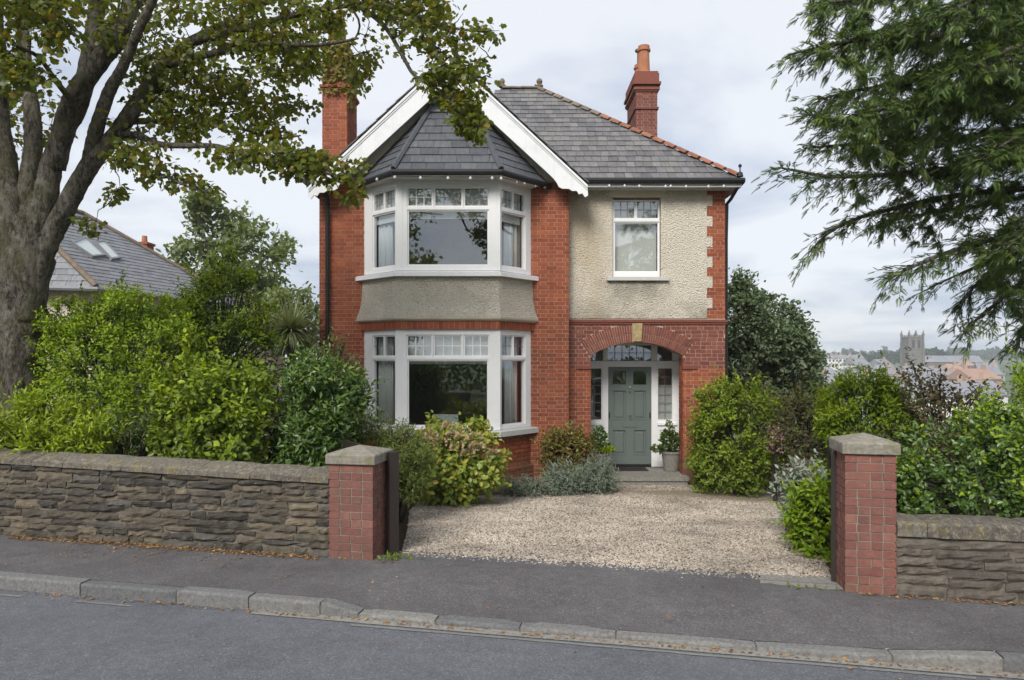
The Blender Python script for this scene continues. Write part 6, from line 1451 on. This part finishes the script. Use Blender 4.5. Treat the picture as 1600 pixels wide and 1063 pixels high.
# ground cover in the beds
pts = [G(x, y) for x, y in [(rng.uniform(650, 960), rng.uniform(752, 772)) for _ in range(160)] + [(rng.uniform(1085, 1225), rng.uniform(752, 764)) for _ in range(80)]]
p = np.array([(v.x, v.y, v.z + .02 * rng.random()) for v in pts for _ in range(5)]) + rng.normal(0, .05, (len(pts) * 5, 3)) * [1, 1, 0]
foliage('ground_cover', p, norm(rdir(len(p)) + [0, 0, .9]), rdir(len(p)) + [0, 0, .3], rng.uniform(.04, .09, len(p)), T_OVAL, m['leaf_feather'], None)

# ------------------------------------------------------------------ neighbour's house at the left
nb = empty('neighbour_house', (-13, 23, 0), 'neighbouring cream house with grey slate hipped roof and two roof windows', 'house')
def PV(x, y, Y): return P(x, y, Y)
E1, E2 = Vector((-11.7, 20, CZ + 1.98)), Vector((-10.0, 26.6, CZ + 1.95)); R2 = Vector((-14.3, 23.7, CZ + 4.78)); R1 = Vector((-15.2, 21.0, CZ + 4.95)); E0 = Vector((-18.5, 19.0, CZ + 2.05)); B0 = Vector((-18.5, 28, CZ + 2.0))
mb = MB(); mb.add([tuple(v) for v in (E1, E2, R2, R1, E0, B0)], [(0, 1, 2, 3), (4, 0, 3), (1, 5, 2), (5, 4, 3, 2), (4, 5, 1, 0)]); nroof = mb.build('roof', m['slate_far'], nb)
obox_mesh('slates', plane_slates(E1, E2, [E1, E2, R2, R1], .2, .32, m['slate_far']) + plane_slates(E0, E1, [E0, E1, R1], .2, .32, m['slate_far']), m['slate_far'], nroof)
for a, b in ((R1, R2), (R2, E2), (R1, E1)):
    mb = MB(); mb.tube([a + (b - a) * f + Vector((0, 0, .05)) for f in np.linspace(0, 1, 5)], .09, 6); mb.build('ridge_tiles', m['terracotta_grey'], nroof)
mb = MB(); w_ = lambda a, b: mb.prism([tuple(a), tuple(b), (b.x, b.y, -.5), (a.x, a.y, -.5)], tuple(Vector((-(b - a).y, (b - a).x, 0)).normalized() * .25))
i_ = Vector((-.3, .35, -.08)); w_(E0 + Vector((.3, .4, -.08)), E1 + i_); w_(E1 + i_, E2 + Vector((-.35, -.1, -.08))); mb.build('wall', m['render_cream'], nb)
mb = MB(); mb.tube([E0 + Vector((0, -.06, -.04)), E1 + Vector((.06, -.06, -.04)), E2 + Vector((.08, 0, -.04))], .07, 6); mb.build('gutter', m['lead'], nb)
# roof windows
uu = (E2 - E1).normalized(); nn = uu.cross(R2 - E1).normalized(); vv = nn.cross(uu)
def on_roof(x, y):
    d = Vector(((x - 800) / F, 1, -(y - HY) / F)); o_ = Vector((0, 0, CZ)); return o_ + d * ((E1 - o_).dot(nn) / d.dot(nn))
for qd in (((109, 383), (131, 374), (163, 403), (142, 405)), ((146, 381), (160, 379), (187, 407), (172, 409))):
    V4 = [on_roof(*k) for k in qd]; rw = bpy.data.objects.new('roof_window', None); COL.objects.link(rw); rw.parent = nb; WLOC[rw.name] = wl_of(nb)
    c_ = sum(V4, Vector()) / 4; g = MB(); g.prism([tuple(v + (c_ - v) * .12 + nn * .10) for v in V4], tuple(nn * .01)); g.build('pane', m['glass'], rw)
    g = MB(); g.prism([tuple(v + (c_ - v) * .10 + nn * .05) for v in V4], tuple(nn * .02)); g.build('blind', m['blind_fabric'], rw)
    g = MB()
    for a, b in zip(V4, V4[1:] + V4[:1]):
        ia, ib = a + (c_ - a) * .14, b + (c_ - b) * .14; g.prism([tuple(a), tuple(b), tuple(ib), tuple(ia)], tuple(nn * .12))
    g.build('frame', m['lead'], rw)
mb = MB(); q0 = P(224, 396, 30); mb.box(q0.x - .24, q0.x + .24, 29.8, 30.4, q0.z - 1.5, q0.z + .35); mb.box(q0.x - .29, q0.x + .29, 29.75, 30.45, q0.z + .35, q0.z + .45); mb.build('chimney', m['brick_red'], nb)
mb = MB(); mb.lathe((q0.x, 30.1, q0.z + .45), [(.12, 0), (.1, .3)], 10); mb.build('chimney_pot', m['pot_orange'], nb)
mb = MB(); a = P(385, 500, 21); b = P(430, 505, 23); mb.box(a.x, b.x, 20.5, 24, 0, zz(492, 21)); mb.box(a.x - .15, b.x + .15, 20.3, 24.1, zz(492, 21), zz(484, 21)); mb.build('extension', m['render_cream'], nb)

# ------------------------------------------------------------------ church and town across the valley
CH = 400.0; cz_ = float(groundZ(xx(1431, CH), CH))
ch = empty('church', (xx(1431, CH), CH, cz_), 'grey stone church with square pinnacled tower on the far hillside', 'church')
x0, x1 = xx(1420.5, CH), xx(1442.5, CH); zt = zz(527, CH); mb = MB(); cw = x1 - x0
mb.box(x0, x1, CH, CH + cw, cz_ - 6, zt); mb.build('tower', m['church_stone'], ch)
mb = MB()
for (bx_, by_) in ((x0, CH), (x1, CH), (x0, CH + cw), (x1, CH + cw)):
    for k, (w_, za, zb) in enumerate(((.6, cz_ - 6, zt - 7), (.5, zt - 7, zt - 3), (.4, zt - 3, zt + 1.0))): mb.box(bx_ - w_, bx_ + w_, by_ - w_, by_ + w_, za, zb)
mb.build('buttresses', m['church_stone'], ch)
for z in (zt - 6.8, zt - .2): mb = MB(); mb.box(x0 - .25, x1 + .25, CH - .25, CH + cw + .25, z, z + .4); mb.build('string_course', m['church_stone'], ch)
mb = MB()
for i in range(7):
    a = x0 + .3 + (cw - .6) * i / 7; mb.box(a, a + (cw - .6) / 14, CH, CH + .5, zt + .2, zt + 1.3); mb.box(a, a + (cw - .6) / 14, CH + cw - .5, CH + cw, zt + .2, zt + 1.3)
mb.build('battlements', m['church_stone'], ch)
for (bx_, by_) in ((x0, CH), (x1, CH), ((x0 + x1) / 2, CH + .1), (x0, CH + cw), (x1, CH + cw)):
    mb = MB(); mb.box(bx_ - .5, bx_ + .5, by_ - .5, by_ + .5, zt + .9, zt + 2.0); mb.lathe((bx_, by_, zt + 2.0), [(.62, 0), (.1, 2.0)], 4); mb.build('pinnacle', m['church_stone'], ch)
for i in (0, 1):
    c0 = x0 + cw * (.30 + .4 * i); mb = MB(); mb.prism([(c0 - .75, CH - .03, zt - 6), (c0 + .75, CH - .03, zt - 6), (c0 + .75, CH - .03, zt - 2.2), (c0, CH - .03, zt - 1.2), (c0 - .75, CH - .03, zt - 2.2)], (0, .2, 0)); mb.build('belfry_window', m['dark_void'], ch)
nz_ = zz(562, CH); mb = MB(); xa, xb = x1 + .2, xx(1540, CH); mb.box(xa, xb, CH + 2, CH + cw + 2, cz_ - 4, nz_ - 1.5); mb.build('nave', m['church_stone'], ch)
mb = MB(); mb.prism([(xa, CH + 1.5, nz_ - 1.5), (xa, CH + cw + 2.5, nz_ - 1.5), (xa, CH + cw / 2 + 2, nz_ + 2.2)], (xb - xa, 0, 0)); mb.build('nave_roof', m['far_roof'], ch)
HOUSE_MESH = {}
def far_house(label, x, y_eave, Y, w, d, h, rot, wall, roofm, hip=False, wins=(3, 2), group='houses of the town across the valley', roof_h=None, name='town_house'):
    X = xx(x, Y); ze = zz(y_eave, Y); z0 = min(float(groundZ(X, Y)), ze - h) - 1
    o = empty(name, (X, Y, z0), label, 'house', group); c, s_ = math.cos(rot), math.sin(rot); M = Matrix(((c, -s_, 0, X), (s_, c, 0, Y), (0, 0, 1, 0)) + ((0, 0, 0, 1),))
    rh = roof_h or d * .36
    mb = MB(); mb.box(-w / 2, w / 2, 0, d, z0, ze, M); mb.build('wall', m[wall], o)
    V = [(-w / 2 - .3, -.35, ze), (w / 2 + .3, -.35, ze), (w / 2 + .3, d + .35, ze), (-w / 2 - .3, d + .35, ze), (-w / 2 + (d * .35 if hip else -.3), d / 2, ze + rh), (w / 2 - (d * .35 if hip else -.3), d / 2, ze + rh)]
    mb = MB(); mb.add([tuple(M @ Vector(v)) for v in V], [(0, 1, 5, 4), (1, 2, 5), (2, 3, 4, 5), (3, 0, 4), (3, 2, 1, 0)]); rf = mb.build('roof', m[roofm], o)
    mb = MB(); cx_ = w * random.choice((-.38, .38, 0)); mb.box(cx_ - .5, cx_ + .5, d / 2 - .4, d / 2 + .4, ze + rh * .5, ze + rh + 1.1, M); mb.build('chimney', m['far_brick'], rf)
    for r_ in range(wins[1]):
        for k in range(wins[0]):
            u = -w / 2 + w * (k + .5) / wins[0]; zt_ = ze - .6 - r_ * 2.7; q = MB(); q.box(u - .5, u + .5, -.06, .05, zt_ - 1.4, zt_, M); q.build('window', m['dark_void'], o)
    return o
# white terrace on the skyline left of the church
ORD = ['first', 'second', 'third', 'fourth', 'fifth', 'sixth', 'seventh', 'eighth', 'ninth', 'tenth']
tw_px = [1266 + 11.2 * i for i in range(8)]
for i, x in enumerate(tw_px):
    far_house(f'white terrace house, {ORD[i]} from the left in the far skyline terrace', x, 560.5 - .1 * i, 430, 4.3, 8, 5.6, 0, 'far_white', 'far_roof', False, (2, 2), 'white terrace on the far skyline', 2.2, 'terrace_house')
rs = random.Random(4); cnt = 0
lab_w = {'far_white': 'white', 'far_grey': 'grey', 'far_cream': 'cream', 'far_brick': 'brick'}
for row, (Yv, yb, n_) in enumerate(((370, 573, 8), (320, 580, 9), (270, 588, 9), (220, 597, 8), (175, 608, 7), (140, 622, 6))):
    for i in range(n_):
        x = 1235 + 335 * (i + rs.uniform(.1, .9)) / n_; wl_ = rs.choice(['far_grey', 'far_white', 'far_cream', 'far_grey', 'far_white']); rfm = 'far_roof_red' if x > 1480 and rs.random() < .6 else 'far_roof'
        if x > 1470 and rs.random() < .45: wl_ = 'far_brick'
        if 1405 < x < 1470 and Yv > 300: continue
        far_house(f'{lab_w[wl_]} house with {"red" if "red" in rfm else "grey"} roof, {ORD[i]} from left, {ORD[row]} row below the church', x, yb + rs.uniform(-4, 5), Yv + rs.uniform(-15, 15), rs.uniform(6, 13), rs.uniform(7, 9), 5, rs.uniform(-.7, .7), wl_, rfm, rs.random() < .3, (rs.choice((2, 3)), 2))
tg = 'trees on the far hillside'
def hill_tree(x, y0, w_px, h_px, Y, label='dark rounded tree on the far hillside'):
    X = xx(x, Y); r = w_px / 2 / F * Y; h = h_px / F * Y; zt = zz(y0, Y); g = float(groundZ(X, Y)); o = empty('hill_tree', (X, Y, g), label, 'tree', tg)
    p, d, _ = bush_points((X, Y, zt - h / 2), (r, r, h / 2), 260, int(x) % 11, 2.0, .2, .35, -1); foliage('crown', p, rdir(len(p)), d + rdir(len(p)) * .5 + [0, 0, .4], rng.uniform(.28, .5, len(p)) * r, T_OVAL, m['leaf_hill'], o, None, 1.6)
    mb = MB(); mb.tube([(X, Y, min(g, zt - h) - 1), (X, Y, zt - h * .5)], [r * .12, r * .08], 5); mb.build('trunk', m['bark'], o)
hill_tree(1268, 546, 13, 16, 440, 'dark tree at the left end of the white skyline terrace')
hill_tree(1378, 547, 17, 20, 520, 'tall dark tree left of the church on the skyline')
hill_tree(1461, 546, 28, 18, 520, 'broad dark tree just right of the church tower')
HT = {}
for x, y0, w_, h_, Yv in sorted(((1312, 551, 5, 8, 445), (1334, 551, 8, 10, 460), (1348, 551, 9, 10, 470), (1362, 553, 14, 16, 500), (1394, 552, 16, 18, 510), (1408, 548, 20, 22, 515), (1420, 552, 18, 20, 530), (1482, 551, 10, 12, 540), (1492, 553, 14, 12, 560), (1360, 566, 14, 12, 400), (1345, 572, 16, 12, 350), (1310, 590, 22, 16, 240), (1285, 612, 24, 20, 160), (1325, 582, 16, 12, 300), (1395, 590, 20, 14, 230), (1370, 578, 14, 10, 300), (1270, 580, 16, 14, 300), (1500, 600, 20, 16, 200), (1465, 615, 24, 18, 160))):
    k_ = (x > 1445, y0 < 560); HT[k_] = HT.get(k_, 0) + 1; hill_tree(x, y0, w_, h_, Yv, ORD[HT[k_] - 1] + f' dark tree from the left, {"right" if x > 1445 else "left"} of the church ' + ('on the skyline' if y0 < 560 else 'among the houses'))
# wood along the ridge
n = 2600; X = rng.uniform(xx(1150, 800), xx(1700, 800), n); Yv = rng.uniform(780, 960, n); X = X / 870 * Yv; g = groundZ(X, Yv); tx = X / Yv * F + 800
p = np.stack([X, Yv, g + rng.random(n) ** .7 * (7 + 2.0 * np.sin(tx * .11) + 1.5 * np.sin(tx * .31) + np.interp(tx, [1440, 1560], [0, 3]))], -1)
foliage('woodland', p, rdir(n), rdir(n) + [0, -.5, .5], rng.uniform(4, 8, n), T_OVAL, m['leaf_hill'], None, None, 1.8)

# ------------------------------------------------------------------ air between here and the hills
hz = MB().box(-1700, 1700, -700, 1650, -20, 60).build('haze', None, None, kind='stuff') if False else None
me = bpy.data.meshes.new('haze'); mb = MB(); mb.box(-950, 950, -640, 1180, -22, 30)
me.from_pydata(np.concatenate(mb.V).tolist(), [], mb.F); hm = bpy.data.materials.new('haze_air'); hm.use_nodes = True; nt = hm.node_tree; nt.nodes.clear()
oo = nt.nodes.new('ShaderNodeOutputMaterial'); pv = nt.nodes.new('ShaderNodeVolumePrincipled'); pv.inputs['Color'].default_value = (.90, .95, 1.0, 1); pv.inputs['Density'].default_value = .00055; pv.inputs['Anisotropy'].default_value = .2
nt.links.new(pv.outputs[0], oo.inputs['Volume']); me.materials.append(hm); ho = bpy.data.objects.new('haze', me); COL.objects.link(ho); ho['kind'] = 'stuff'
